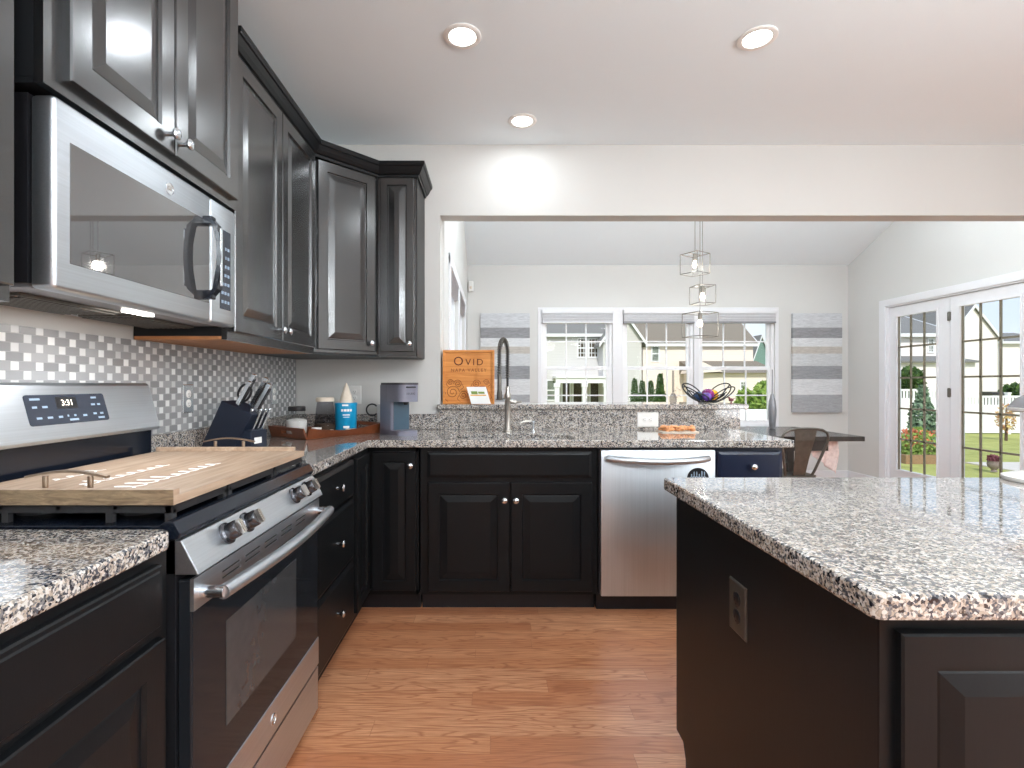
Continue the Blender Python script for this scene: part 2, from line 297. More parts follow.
# ------------------------------------------------------------------ helpers
ROOT = {}
def props(o, label=None, cat=None, group=None, kind=None):
    if label: o['label'] = label
    if cat: o['category'] = cat
    if group: o['group'] = group
    if kind: o['kind'] = kind
    return o
def thing(name, label, cat, loc=(0, 0, 0), rz=0, group=None, kind=None, rot=None):
    o = bpy.data.objects.new(name, None); C.objects.link(o); o.empty_display_size = .05
    o.location = loc; o.rotation_euler = rot if rot else (0, 0, rz); props(o, label, cat, group, kind)
    ROOT[o.name] = Matrix.Translation(Vector(loc)) @ o.rotation_euler.to_matrix().to_4x4()
    return o
class MB:
    def __init__(s): s.bm = bmesh.new()
    def box(s, x0, x1, y0, y1, z0, z1, m=None, bevel=0, seg=2):
        b = bmesh.new(); bmesh.ops.create_cube(b, size=1)
        bmesh.ops.scale(b, vec=(abs(x1-x0), abs(y1-y0), abs(z1-z0)), verts=b.verts)
        if bevel: bmesh.ops.bevel(b, geom=b.edges[:], offset=bevel, segments=seg, affect='EDGES', profile=.5)
        bmesh.ops.translate(b, vec=((x0+x1)/2, (y0+y1)/2, (z0+z1)/2), verts=b.verts)
        s.merge(b, m); return s
    def merge(s, b, m=None):
        if m: bmesh.ops.transform(b, matrix=m, verts=b.verts)
        me = bpy.data.meshes.new('t'); b.to_mesh(me); b.free(); s.bm.from_mesh(me); bpy.data.meshes.remove(me)
    def tube(s, pts, r, seg=8, closed=False, cap=True):
        pts = [Vector(p) for p in pts]; n = len(pts); rr = r if isinstance(r, (list, tuple)) else [r]*n
        rings = []; up = None
        for i, p in enumerate(pts):
            if closed: d = pts[(i+1) % n]-pts[i-1]
            else: d = pts[min(i+1, n-1)]-pts[max(i-1, 0)]
            d.normalize()
            if up is None:
                a = Vector((0, 0, 1)) if abs(d.z) < .9 else Vector((1, 0, 0)); up = (a-d*a.dot(d)).normalized()
            else:
                up = (up-d*up.dot(d)); up = up.normalized() if up.length > 1e-6 else Vector((1, 0, 0))
            v = d.cross(up)
            rings.append([s.bm.verts.new(p+(up*math.cos(2*PI*k/seg)+v*math.sin(2*PI*k/seg))*rr[i]) for k in range(seg)])
        m = n if closed else n-1
        for i in range(m):
            A, B = rings[i], rings[(i+1) % n]
            for k in range(seg): s.bm.faces.new((A[k], A[(k+1) % seg], B[(k+1) % seg], B[k]))
        if cap and not closed: s.bm.faces.new(rings[0][::-1]); s.bm.faces.new(rings[-1])
        return s
    def lathe(s, prof, origin=(0, 0, 0), axis=(0, 0, 1), seg=24, sx=1, sy=1):
        q = Vector((0, 0, 1)).rotation_difference(Vector(axis)).to_matrix(); o = Vector(origin); rings = []
        for r, z in prof:
            if r < 1e-6: rings.append([s.bm.verts.new(o+q@Vector((0, 0, z)))])
            else: rings.append([s.bm.verts.new(o+q@Vector((r*sx*math.cos(2*PI*k/seg), r*sy*math.sin(2*PI*k/seg), z))) for k in range(seg)])
        for A, B in zip(rings, rings[1:]):
            for k in range(seg):
                a0, a1 = A[k % len(A)], A[(k+1) % len(A)]; b0, b1 = B[k % len(B)], B[(k+1) % len(B)]
                vs = [a0]; [vs.append(x) for x in (a1, b1, b0) if x not in vs]
                if len(vs) > 2:
                    try: s.bm.faces.new(vs)
                    except ValueError: pass
        if len(rings[0]) > 1: s.bm.faces.new(rings[0][::-1])
        if len(rings[-1]) > 1: s.bm.faces.new(rings[-1])
        return s
    def prism(s, pts, d, bevel=0):
        # pts: list of 3D points of one face, d: extrusion vector
        b = bmesh.new(); d = Vector(d); A = [b.verts.new(Vector(p)) for p in pts]; B = [b.verts.new(Vector(p)+d) for p in pts]
        b.faces.new(A[::-1]); b.faces.new(B); n = len(A)
        for i in range(n): b.faces.new((A[i], A[(i+1) % n], B[(i+1) % n], B[i]))
        bmesh.ops.recalc_face_normals(b, faces=b.faces[:])
        if bevel: bmesh.ops.bevel(b, geom=b.edges[:], offset=bevel, segments=2, affect='EDGES', profile=.5)
        s.merge(b); return s
    def grid(s, us, vs, mask, w0, w1, ax='xyz'):
        # solid from grid cells; ax names which world axes u, v, w run along
        b = bmesh.new(); cache = {}
        def V(i, j, k):
            if (i, j, k) not in cache:
                c = {ax[0]: us[i], ax[1]: vs[j], ax[2]: (w0, w1)[k]}; cache[(i, j, k)] = b.verts.new((c['x'], c['y'], c['z']))
            return cache[(i, j, k)]
        on = lambda i, j: 0 <= i < len(us)-1 and 0 <= j < len(vs)-1 and mask(i, j)
        for i in range(len(us)-1):
            for j in range(len(vs)-1):
                if not on(i, j): continue
                for k in (0, 1): b.faces.new((V(i, j, k), V(i+1, j, k), V(i+1, j+1, k), V(i, j+1, k)))
                if not on(i-1, j): b.faces.new((V(i, j, 0), V(i, j+1, 0), V(i, j+1, 1), V(i, j, 1)))
                if not on(i+1, j): b.faces.new((V(i+1, j, 0), V(i+1, j+1, 0), V(i+1, j+1, 1), V(i+1, j, 1)))
                if not on(i, j-1): b.faces.new((V(i, j, 0), V(i+1, j, 0), V(i+1, j, 1), V(i, j, 1)))
                if not on(i, j+1): b.faces.new((V(i, j+1, 0), V(i+1, j+1, 0), V(i+1, j+1, 1), V(i, j+1, 1)))
        bmesh.ops.recalc_face_normals(b, faces=b.faces[:]); s.merge(b); return s
    def panel(s, o, u, v, n, w, h, rings):
        # nested rectangle relief: rings = [(inset, height)], last one filled
        o, u, v, n = Vector(o), Vector(u), Vector(v), Vector(n); prev = None; b = bmesh.new(); first = None
        for ins, z in rings:
            q = [b.verts.new(o+u*a+v*c+n*z) for a, c in ((ins, ins), (w-ins, ins), (w-ins, h-ins), (ins, h-ins))]
            if prev:
                for i in range(4): b.faces.new((prev[i], prev[(i+1) % 4], q[(i+1) % 4], q[i]))
            else: first = q
            prev = q
        b.faces.new(prev); b.faces.new(first[::-1]); bmesh.ops.recalc_face_normals(b, faces=b.faces[:]); s.merge(b); return s
    def sphere(s, c, r, seg=16, sc3=(1, 1, 1)):
        b = bmesh.new(); bmesh.ops.create_uvsphere(b, u_segments=seg, v_segments=max(6, seg*2//3), radius=r)
        bmesh.ops.scale(b, vec=sc3, verts=b.verts); bmesh.ops.translate(b, vec=Vector(c), verts=b.verts); s.merge(b); return s
    def build(s, name, mat, parent=None, label=None, cat=None, group=None, kind=None, smooth=None, local=False, bevel=0, at=None):
        me = bpy.data.meshes.new(name); o = bpy.data.objects.new(name, me)
        if parent:
            o.parent = parent; m = ROOT.get(parent.name)
            if m is not None:
                if not local: s.bm.transform(m.inverted())
                ROOT[o.name] = m
        elif at is not None:
            s.bm.transform(Matrix.Translation(-Vector(at))); o.location = at; ROOT[o.name] = Matrix.Translation(Vector(at))
        else: ROOT[o.name] = Matrix.Identity(4)
        s.bm.normal_update(); s.bm.to_mesh(me); s.bm.free()
        mm = mat if isinstance(mat, bpy.types.Material) else M[mat]; me.materials.append(mm)
        if smooth:
            me.shade_smooth() if hasattr(me, 'shade_smooth') else None
            try: me.set_sharp_from_angle(angle=math.radians(smooth))
            except Exception: pass
        C.objects.link(o); props(o, label, cat, group, kind)
        if bevel:
            bv = o.modifiers.new('bevel', 'BEVEL'); bv.width = bevel; bv.segments = 2; bv.limit_method = 'ANGLE'; bv.angle_limit = math.radians(40)
        return o
def fixroot(o, new): pass
def text_mb(body, size, o, u, v, depth=.0008, align='CENTER', xs=1.0, space=1.0):
    cu = bpy.data.curves.new('t', 'FONT'); cu.body = body; cu.size = size; cu.extrude = depth; cu.align_x = align; cu.align_y = 'CENTER'; cu.space_character = space; cu.resolution_u = 3
    ob = bpy.data.objects.new('t', cu); C.objects.link(ob); dg = bpy.context.evaluated_depsgraph_get()
    me = bpy.data.meshes.new_from_object(ob.evaluated_get(dg)); bpy.data.objects.remove(ob); bpy.data.curves.remove(cu)
    u, v = Vector(u).normalized(), Vector(v).normalized(); n = u.cross(v)
    m = Matrix((( u.x*xs, v.x, n.x, o[0]), (u.y*xs, v.y, n.y, o[1]), (u.z*xs, v.z, n.z, o[2]), (0, 0, 0, 1)))
    mb = MB(); mb.bm.from_mesh(me); mb.bm.transform(m); bpy.data.meshes.remove(me); return mb
def scribble(mb, o, u, v, length, height, r, loops=7, seed=1):
    # looping handwriting stroke
    rd = random.Random(seed); u, v = Vector(u).normalized(), Vector(v).normalized(); pts = []; hs = [rd.choice((.45, .5, 1, .55, .9)) for _ in range(loops)]
    n = loops*12
    for i in range(n+1):
        t = i/n; k = min(loops-1, int(t*loops)); a = t*loops*2*PI
        x = length*t+math.sin(a)*length/loops*.34; y = (1-math.cos(a))*.5*height*hs[k]
        pts.append(Vector(o)+u*x+v*y)
    mb.tube(pts, r, 5); return mb
def arc(c, r, a0, a1, n, u=(1, 0, 0), v=(0, 0, 1)):
    u, v, c = Vector(u), Vector(v), Vector(c)
    return [c+u*r*math.cos(a0+(a1-a0)*i/n)+v*r*math.sin(a0+(a1-a0)*i/n) for i in range(n+1)]
def structure(mb, name, mat, **k): return mb.build(name, mat, kind='structure', **k)
def copy_tree(o, parent=None):
    c = o.copy(); C.objects.link(c)
    if parent: c.parent = parent
    for ch in list(o.children): copy_tree(ch, c)
    return c

# ------------------------------------------------------------------ key dimensions
WL, WR, YB, YB2, YF, YR = -1.28, 4.40, 3.28, 3.40, 6.34, -4.5
OPX, HZ, CZ = -.347, 2.288, 2.743
slope = .43
vz = lambda y: 2.68+slope*(YF-y)

# ------------------------------------------------------------------ room shell
structure(MB().box(WL-.12, WR+.12, YR-.12, YF+.12, -.12, 0), 'floor', 'floor')
structure(MB().box(WL-.12, WR+.12, YR-.12, YB+.02, CZ, CZ+.15), 'ceiling', 'ceiling')
structure(MB().box(WL-.12, WL, YR-.12, YB2, 0, CZ), 'wall_left', 'wall_back')
# back wall with the wide opening into the sun room
us = [WL, OPX, WR+.12]; vs = [0, HZ, 4.1]
structure(MB().grid(us, vs, lambda i, j: i == 0 or j == 1, YB, YB2, 'xzy'), 'wall_back', 'wall_back')
# rear wall and right kitchen wall with window openings behind the camera
structure(MB().box(WL, WR, YR-.12, YR, 0, CZ), 'wall_rear', 'wall')
structure(MB().grid([YR, -3.0, -.2, YB], [0, .6, 2.3, CZ], lambda i, j: not (i == 1 and j == 1), WR, WR+.12, 'yzx'), 'wall_right', 'wall')
# sun room
structure(MB().prism([(OPX-.14, YB2, vz(YB2)), (WR+.12, YB2, vz(YB2)), (WR+.12, YF+.12, vz(YF+.12)), (OPX-.14, YF+.12, vz(YF+.12))], (0, 0, .15)), 'ceiling_sloped', 'ceiling')
WX = [(.59, 1.474), (1.60, 2.485), (2.545, 3.49)]; WZ0, WZ1 = .675, 2.124
us = [OPX-.14, .59, 1.474, 1.60, 2.485, 2.545, 3.49, WR+.12]
structure(MB().grid(us, [0, WZ0, WZ1, 2.70], lambda i, j: not (j == 1 and i in (1, 3, 5)), YF, YF+.14, 'xzy'), 'wall_far', 'wall')
DY0, DY1, DZ = 4.10, 5.73, 2.075
mb = MB().grid([YB2, DY0, DY1, YF], [0, DZ, 2.68], lambda i, j: not (i == 1 and j == 0), WR, WR+.14, 'yzx')
mb.prism([(WR, YB2, 2.68), (WR, YF, 2.68), (WR, YB2, vz(YB2))], (.14, 0, 0)); structure(mb, 'wall_sunroom_right', 'wall')
SX = -.33
LW = [(3.78, 4.66), (4.76, 5.72)]
mb = MB().grid([YB2, 3.78, 4.66, 4.76, 5.72, YF], [0, .9, 2.08, 2.68], lambda i, j: not (i in (1, 3) and j == 1), SX-.14, SX, 'yzx')
mb.prism([(SX-.14, YB2, 2.68), (SX-.14, YF, 2.68), (SX-.14, YB2, vz(YB2))], (.14, 0, 0)); structure(mb, 'wall_sunroom_left', 'wall')
structure(MB().box(SX, WR, YF-.015, YF, 0, .13), 'baseboard_far', 'trimwhite')
structure(MB().box(WR-.015, WR, DY1+.09, YF-.015, 0, .13), 'baseboard_right', 'trimwhite')
# low wall that carries the bar
structure(MB().box(OPX, 1.572, YB, YB2, 0, 1.043), 'wall_low', 'wall')

# ------------------------------------------------------------------ windows
def dh_window(idx, x0, x1, z0, z1, y, n=3):
    t = thing('window_%d' % idx, None, None, ((x0+x1)/2, y, z0), kind='structure')
    m = MB(); f = .035
    m.grid([x0, x0+f, x1-f, x1], [z0, z0+.03, z1-.03, z1], lambda i, j: not (i == 1 and j == 1), y+.02, y+.11, 'xzy'); m.build('window_frame', 'vinyl', t)
    zm = (z0+z1)/2
    for (a, b, yy, nm) in ((zm-.02, z1-.03, y+.075, 'upper_sash'), (z0+.03, zm+.02, y+.045, 'lower_sash')):
        m = MB(); X0, X1 = x0+f, x1-f
        m.grid([X0, X0+.035, X1-.035, X1], [a, a+.045, b-.04, b], lambda i, j: not (i == 1 and j == 1), yy-.015, yy+.015, 'xzy')
        for k in range(1, n):
            xx = X0+.035+(X1-X0-.07)*k/n; m.box(xx-.008, xx+.008, yy-.008, yy+.008, a+.04, b-.035)
        zz = (a+b)/2; m.box(X0+.03, X1-.03, yy-.007, yy+.007, zz-.008, zz+.008)
        s = m.build(nm, 'vinyl', t)
        MB().box(X0+.03, X1-.03, yy+.009, yy+.012, a+.04, b-.035).build('pane', 'glass', s)
    return t
for i, (a, b) in enumerate(WX): dh_window(i+1, a, b, WZ0, WZ1, YF)
# casing and stool round the bank of windows
m = MB()
for a, b in ((.545, .59), (1.474, 1.60), (2.485, 2.545), (3.49, 3.535)): m.box(a, b, YF-.008, YF, WZ0, WZ1, bevel=.003)
m.box(.545, 3.535, YF-.010, YF, WZ1, WZ1+.03, bevel=.003); m.box(.50, 3.59, YF-.014, YF, WZ0-.09, WZ0-.02, bevel=.003); structure(m, 'trim_1', 'trimwhite')
structure(MB().box(.49, 3.60, YF-.045, YF+.02, WZ0-.02, WZ0, bevel=.004), 'trim_2', 'trimwhite')
shade_lab = ['raised grey fabric shade on the left window beside the wooden crate', 'raised grey fabric shade on the middle window above the evergreens', 'raised grey fabric shade on the right window nearest the right canvas']
for i, (a, b) in enumerate(WX):
    t = thing('window_shade', shade_lab[i], 'blind', ((a+b)/2, YF, WZ1-.005), group='raised shades in the sun room windows')
    MB().box(a+.005, b-.005, YF-.040, YF+.016, WZ1-.045, WZ1-.003, bevel=.004).build('headrail', 'trimwhite', t)
    m = MB().box(a+.008, b-.008, YF-.030, YF+.014, WZ1-.148, WZ1-.045)
    for k in range(5): m.tube([(a+.008, YF-.031, WZ1-.057-.0195*k), (b-.008, YF-.031, WZ1-.057-.0195*k)], .0075, 8)
    m.build('pleats', 'shade_grey', t, smooth=50)
    MB().box(a+.006, b-.006, YF-.045, YF+.014, WZ1-.168, WZ1-.148, bevel=.003).build('bottom_rail', 'trimwhite' if i == 0 else 'grey_satin', t)
for i, (a, b) in enumerate(LW):
    t = thing('window_%d' % (4+i), None, None, (SX, (a+b)/2, .9), kind='structure'); m = MB()
    m.grid([a, a+.04, b-.04, b], [.9, .94, 1.47, 1.51, 2.04, 2.08], lambda i, j: not (i == 1 and j in (1, 3)), SX-.11, SX-.03, 'yzx'); m.build('window_frame', 'vinyl', t)
    MB().box(SX-.075, SX-.07, a+.035, b-.035, .935, 2.045).build('pane', 'glass', t)
    s = thing('window_shade', ('raised grey shade on the left side wall window nearer the kitchen' if i == 0 else 'raised grey shade on the left side wall window nearer the far corner'), 'blind', (SX, (a+b)/2, 2.07), group='side wall shades')
    m = MB()
    for k in range(6): m.prism([(SX-.03, a+.008, 2.075-.02*k), (SX+.006, a+.008, 2.065-.02*k), (SX-.03, a+.008, 2.055-.02*k)], (0, b-a-.016, 0))
    m.build('pleats', 'shade_grey', s)
m = MB(); m.box(SX, SX+.014, 3.70, 3.78, .83, 2.15, bevel=.003); m.box(SX, SX+.014, 4.66, 4.76, .9, 2.08, bevel=.003); m.box(SX, SX+.014, 5.72, 5.80, .83, 2.15, bevel=.003); m.box(SX, SX+.016, 3.70, 5.80, 2.08, 2.16, bevel=.003); m.box(SX, SX+.03, 3.70, 5.80, .83, .9, bevel=.003)
structure(m, 'trim_3', 'trimwhite')
# french doors
structure(MB().grid([DY0-.0, DY0+.03, DY1-.03, DY1], [0, DZ-.02, DZ], lambda i, j: not (i == 1 and j == 0), WR-.004, WR+.13, 'yzx'), 'trim_4', 'trimwhite')
m = MB(); m.box(WR-.016, WR, DY1-.01, DY1+.08, 0, DZ+.07, bevel=.003); m.box(WR-.016, WR, DY0-.08, DY0+.01, 0, DZ+.07, bevel=.003); m.box(WR-.018, WR, DY0+.01, DY1-.01, DZ-.005, DZ+.07, bevel=.003); structure(m, 'trim_5', 'trimwhite')
def french(idx, y0, y1, hy, x):
    t = thing('door_%d' % idx, None, None, (x, (y0+y1)/2, 0), kind='structure')
    g0, g1, z0, z1 = y0+.145, y1-.105, .27, 1.94; m = MB()
    m.grid([y0, g0, g1, y1], [.01, z0, z1, DZ-.025], lambda i, j: not (i == 1 and j == 1), x, x+.045, 'yzx')
    m.build('door_slab', 'trimwhite', t)
    m = MB(); m.grid([g0-.02, g0, g1, g1+.02], [z0-.02, z0, z1, z1+.02], lambda i, j: not (i == 1 and j == 1), x-.008, x, 'yzx'); m.build('glazing_bead', 'trimwhite', t)
    m = MB()
    for k in range(1, 3): yy = g0+(g1-g0)*k/3; m.box(x+.012, x+.024, yy-.009, yy+.009, z0, z1)
    for k in range(1, 5): zz = z0+(z1-z0)*k/5; m.box(x+.012, x+.024, g0, g1, zz-.009, zz+.009)
    for yy in (g0+.008, g1-.008): m.box(x+.012, x+.024, yy-.008, yy+.008, z0, z1)
    m.build('muntins', 'muntin', t)
    MB().box(x+.026, x+.03, g0, g1, z0, z1).build('pane', 'glass', t)
    for hz in (.25, 1.12, 1.86):
        m = MB(); m.tube([(x-.008, hy, hz-.045), (x-.008, hy, hz+.045)], .007, 10); m.box(x-.004, x-.001, hy-.02, hy+.02, hz-.04, hz+.04); m.build('hinge', 'gunmetal', t, smooth=40)
    return t
french(1, 4.945, 5.70, 4.94, WR+.02)
d2 = french(2, 4.13, 4.935, 4.945, WR+.015)
m = MB(); m.lathe([(.026, 0), (.026, .006), (.01, .01), (.01, .04), (0, .042)], (WR+.015, 4.19, .98), (-1, 0, 0)); m.tube([(WR-.02, 4.19, .98), (WR-.025, 4.24, .98), (WR-.022, 4.30, .975)], .009, 8)
m.build('door_handle', 'nickel', d2, smooth=40)
# openings behind the camera
for nm, ax, a, b, z0, z1, w0 in (('window_7', 'yzx', -3.0, -.2, .6, 2.3, WR+.03),):
    t = thing(nm, None, None, (0, 0, 0), kind='structure'); q = [a, a+.05]; n = 4
    for k in range(1, n): c = a+(b-a)*k/n; q += [c-.03, c+.03]
    q += [b-.05, b]
    MB().grid(q, [z0, z0+.05, (z0+z1)/2-.02, (z0+z1)/2+.02, z1-.05, z1], lambda i, j: not (i % 2 == 1 and j in (1, 3)), w0, w0+.06, ax).build('window_frame', 'vinyl', t)
    (MB().box(a+.04, b-.04, w0+.028, w0+.032, z0+.04, z1-.04) if ax == 'xzy' else MB().box(w0+.028, w0+.032, a+.04, b-.04, z0+.04, z1-.04)).build('pane', 'glass', t)

# ------------------------------------------------------------------ cabinets
RP = lambda s=.055: [(0, 0), (0, .016), (.003, .019), (s, .019), (s+.004, .011), (s+.009, .011), (s+.012, .0125), (s+.042, .0185)]
RF = [(0, 0), (0, .012), (.004, .014), (.016, .019)]      # slab drawer front with a moulded edge
KN = [(.006, 0), (.0055, .012), (.009, .016), (.0145, .021), (.0155, .026), (.011, .031), (0, .033)]
def knob(p, n, parent, mat='chrome'):
    return MB().lathe(KN, p, n, 20).build('knob', mat, parent, smooth=50)
def front(name, parent, o, u, n, w, h, rings, mat='cab', knobs=(), label=None):
    """a door or drawer front; o = lower corner on the face plane, u = unit width vector, n = outward"""
    d = MB().panel(o, u, (0, 0, 1), n, w, h, rings).build(name, mat, parent, label=label)
    for a, b in knobs: knob(Vector(o)+Vector(u)*a+Vector((0, 0, b))+Vector(n)*.018, n, d)
    return d
def stile_rail(mb, us, vs, mask, w0, w1, ax): mb.grid(us, vs, mask, w0, w1, ax)
XD = -.645   # left run frame plane (doors stand .02 proud of it)
XF = -.662
# near base cabinet, left foreground
t = thing('base_cabinet', 'black base cabinet in the left foreground, nearer the camera than the range', 'cabinet', (-.97, .74, 0))
MB().box(WL+.005, XF-.02, .45, 1.03, .10, .87).build('carcass', 'cab_satin', t)
MB().box(WL+.005, XF-.09, .45, 1.03, 0, .10).build('toe_kick', 'toe', t)
MB().grid([.45, .47, .992, 1.03], [.10, .128, .70, .73, .853, .875], lambda i, j: not (i == 1 and j in (1, 3)), XF-.02, XF, 'yzx').build('face_frame', 'cab_dulled', t)
front('drawer', t, (XF, .46, .725), (0, 1, 0), (1, 0, 0), .535, .128, [(0, 0), (0, .012), (.003, .016), (.010, .016), (.013, .019)], 'cab_dulled')
front('door', t, (XF, .46, .12), (0, 1, 0), (1, 0, 0), .54, .588, RP(), 'cab_dulled', knobs=[(.04, .54)])
def rounded(x0, x1, y0, y1, z0, z1, corners, r=.03, bevel=.005):
    pts = []
    for (cx, cy, a0, key) in ((x1, y1, 0, 'ne'), (x0, y1, PI/2, 'nw'), (x0, y0, PI, 'sw'), (x1, y0, 1.5*PI, 'se')):
        if key in corners:
            ox = cx-r if 'e' in key else cx+r; oy = cy-r if 'n' in key else cy+r
            pts += [(ox+r*math.cos(a0+PI/2*i/6), oy+r*math.sin(a0+PI/2*i/6), z0) for i in range(7)]
        else: pts.append((cx, cy, z0))
    return MB().prism(pts, (0, 0, z1-z0))
rounded(WL+.005, -.643, .42, 1.022, .876, .914, ('ne',), .02).build('worktop', 'granite', label='short granite worktop in the left foreground before the range', cat='worktop', bevel=.006)
# drawer bank beyond the range
t = thing('drawer_cabinet', 'black three-drawer base cabinet on the left between range and corner', 'cabinet', (-.97, 2.09, 0))
MB().box(WL+.005, XF-.02, 1.83, 2.375, .10, .87).build('carcass', 'cab_satin', t)
MB().box(WL+.005, XF-.05, 1.83, 2.375, 0, .10).build('toe_kick', 'toe', t)
MB().grid([1.83, 1.85, 2.345, 2.375], [.10, .128, .395, .415, .68, .70, .855, .875], lambda i, j: not (i == 1 and j in (1, 3, 5)), XF-.02, XF, 'yzx').build('face_frame', 'cab_dulled', t)
for z0, z1, k in ((.69, .862, 0), (.405, .687, 1), (.118, .401, 2)):
    front('drawer', t, (XF, 1.842, z0), (0, 1, 0), (1, 0, 0), .512, z1-z0-.006, RF, 'cab_dulled', knobs=[(.256, (z1-z0)/2)])
# corner cabinet with its L shaped pair of doors
t = thing('corner_cabinet', 'black corner base cabinet with two doors meeting in the left corner', 'cabinet', (-.97, 2.97, 0))
YFc = 2.675
m = MB().grid([WL+.005, XF-.02, -.395], [2.38, YFc+.02, YB-.01], lambda i, j: not (i == 1 and j == 0), .10, .87, 'xyz'); m.build('carcass', 'cab_satin', t)
MB().grid([WL+.005, XF-.05, -.395], [2.38, YFc+.075, YB-.01], lambda i, j: not (i == 1 and j == 0), 0, .10, 'xyz').build('toe_kick', 'toe', t)
m = MB().box(XF-.02, XF, 2.38, 2.40, .10, .875); m.box(XF-.02, XF, 2.38, YFc, .85, .875); m.box(XF-.02, XF, 2.38, YFc, .10, .125)
m.box(-.41, -.395, YFc, YFc+.02, .10, .875); m.box(XF, -.395, YFc, YFc+.02, .85, .875); m.box(XF, -.395, YFc, YFc+.02, .10, .125); m.build('face_frame', 'cab_dulled', t)
front('door', t, (XF, 2.40, .125), (0, 1, 0), (1, 0, 0), .24, .725, RP(.05), 'cab_dulled')
front('door', t, (XF+.028, YFc, .125), (1, 0, 0), (0, -1, 0), .226, .725, RP(.05), 'cab_dulled', knobs=[(.2, .655)])
# sink base
t = thing('sink_cabinet', 'wide black base cabinet under the sink with two doors', 'cabinet', (.08, 2.97, 0))
MB().grid([-.385, -.31, .49, .54], [YFc+.02, 2.6955, 3.04, YB-.01], lambda i, j: not (i == 1 and j == 1), .10, .87, 'xyz').build('carcass', 'cab_satin', t)
MB().box(-.385, .54, YFc+.075, YB-.01, 0, .10).build('toe_kick', 'toe', t)
MB().grid([-.385, -.33, .49, .54], [.10, .135, .68, .73, .84, .875], lambda i, j: not (i == 1 and j in (1, 3)), YFc, YFc+.02, 'xzy').build('face_frame', 'cab_dulled', t)
front('false_drawer_front', t, (-.348, YFc, .716), (1, 0, 0), (0, -1, 0), .858, .134, RF, 'cab_dulled')
front('door', t, (-.344, YFc, .122), (1, 0, 0), (0, -1, 0), .424, .566, RP(.058), 'cab_dulled', knobs=[(.398, .478)])
front('door', t, (.088, YFc, .122), (1, 0, 0), (0, -1, 0), .424, .566, RP(.058), 'cab_dulled', knobs=[(.026, .478)])
# dishwasher
t = thing('dishwasher', 'stainless steel dishwasher with a bowed bar handle beside the sink cabinet', 'dishwasher', (.85, 2.95, 0))
MB().box(.548, 1.152, YFc, YB-.03, .10, .868).build('tub', 'toe', t)
MB().box(.548, 1.152, YFc+.055, YB-.05, 0, .10).build('toe_kick', 'toe', t)
d = MB().box(.553, 1.147, 2.640, YFc, .103, .862, bevel=.006).build('door', 'steel_z', t, smooth=40)
m = MB(); pts = [(.585+.52*i/16, 2.640-.012-.052*math.sin(PI*min(1, max(0, (i/16)*1.0)))**.55, .814-.010*math.cos(PI*(i/16-.5))+.006) for i in range(17)]
m.tube(pts, .0165, 12); m.tube([pts[0], (.585, 2.642, .818)], .0165, 12); m.tube([pts[-1], (1.105, 2.642, .818)], .0165, 12); m.build('handle', 'steel_x', t, smooth=60)
mg = thing('dishwasher_magnet', 'round black magnet with pale script on the dishwasher door', 'magnet', (1.055, 2.640, .715))
MB().lathe([(.056, 0), (.056, .003), (.054, .004)], (1.055, 2.6395, .715), (0, -1, 0), 32).build('disc', 'plastic_black', mg)
m = MB(); scribble(m, (1.014, 2.635, .722), (1, 0, 0), (0, 0, 1), .08, .032, .0018, 6, 3); m.build('script', 'grey_print', mg)
# navy drawer cabinet
t = thing('drawer_cabinet', 'dark navy drawer cabinet at the right end of the sink counter', 'cabinet', (1.33, 2.97, 0))
MB().box(1.155, 1.512, YFc+.02, YB-.01, .10, .87).build('carcass', 'navy', t)
MB().box(1.155, 1.512, YFc+.075, YB-.01, 0, .10).build('toe_kick', 'toe', t)
MB().grid([1.155, 1.175, 1.492, 1.512], [.10, .135, .68, .70, .855, .875], lambda i, j: not (i == 1 and j in (1, 3)), YFc, YFc+.02, 'xzy').build('face_frame', 'navy', t)
front('drawer', t, (1.167, YFc, .69), (1, 0, 0), (0, -1, 0), .333, .162, RF, 'navy', knobs=[(.18, .085)])
front('door', t, (1.167, YFc, .122), (1, 0, 0), (0, -1, 0), .333, .56, RP(), 'navy', knobs=[(.03, .5)])
# main worktop, one continuous piece with the sink cut out
SX0, SX1, SY0, SY1 = -.25, .43, 2.716, 2.975
us = [WL+.004, -.646, SX0, SX1, 1.548]; vs = [1.812, 2.628, SY0, SY1, YB-.003]
def wm(i, j):
    if j == 0: return i == 0
    return not (i == 2 and j == 2)
MB().grid(us, vs, wm, .876, .914, 'xyz').build('worktop', 'granite', label='long L-shaped granite worktop round the corner to the sink and dishwasher', cat='worktop', bevel=.004)
m = MB().box(WL+.003, WL+.022, 1.83, YB-.003, .915, 1.012, bevel=.002); m.build('backsplash_upstand', 'granite', label='low granite upstand along the left wall under the tiles', cat='upstand')
m = MB().box(WL+.024, OPX-.008, YB-.022, YB-.003, .915, 1.012, bevel=.002); m.build('backsplash_upstand', 'granite', label='low granite upstand behind the tray and coffee maker', cat='upstand')
m = MB().box(OPX-.006, 1.573, YB-.022, YB-.001, .915, 1.042); m.build('backsplash_upstand', 'granite', label='tall granite splash behind the sink, under the raised bar', cat='upstand')
MB().box(-.362, 1.615, 3.228, 3.66, 1.044, 1.075).build('bar_top', 'granite', label='raised granite bar top behind the sink carrying the wooden crate and bowl', cat='bar top', bevel=.005) if False else \
MB().grid([-.362, OPX+.003, 1.615], [3.228, YB-.003, 3.66], lambda i, j: i == 1 or j == 0, 1.044, 1.075, 'xyz').build('bar_top', 'granite', label='raised granite bar top behind the sink carrying the wooden crate and bowl', cat='bar top', bevel=.005)
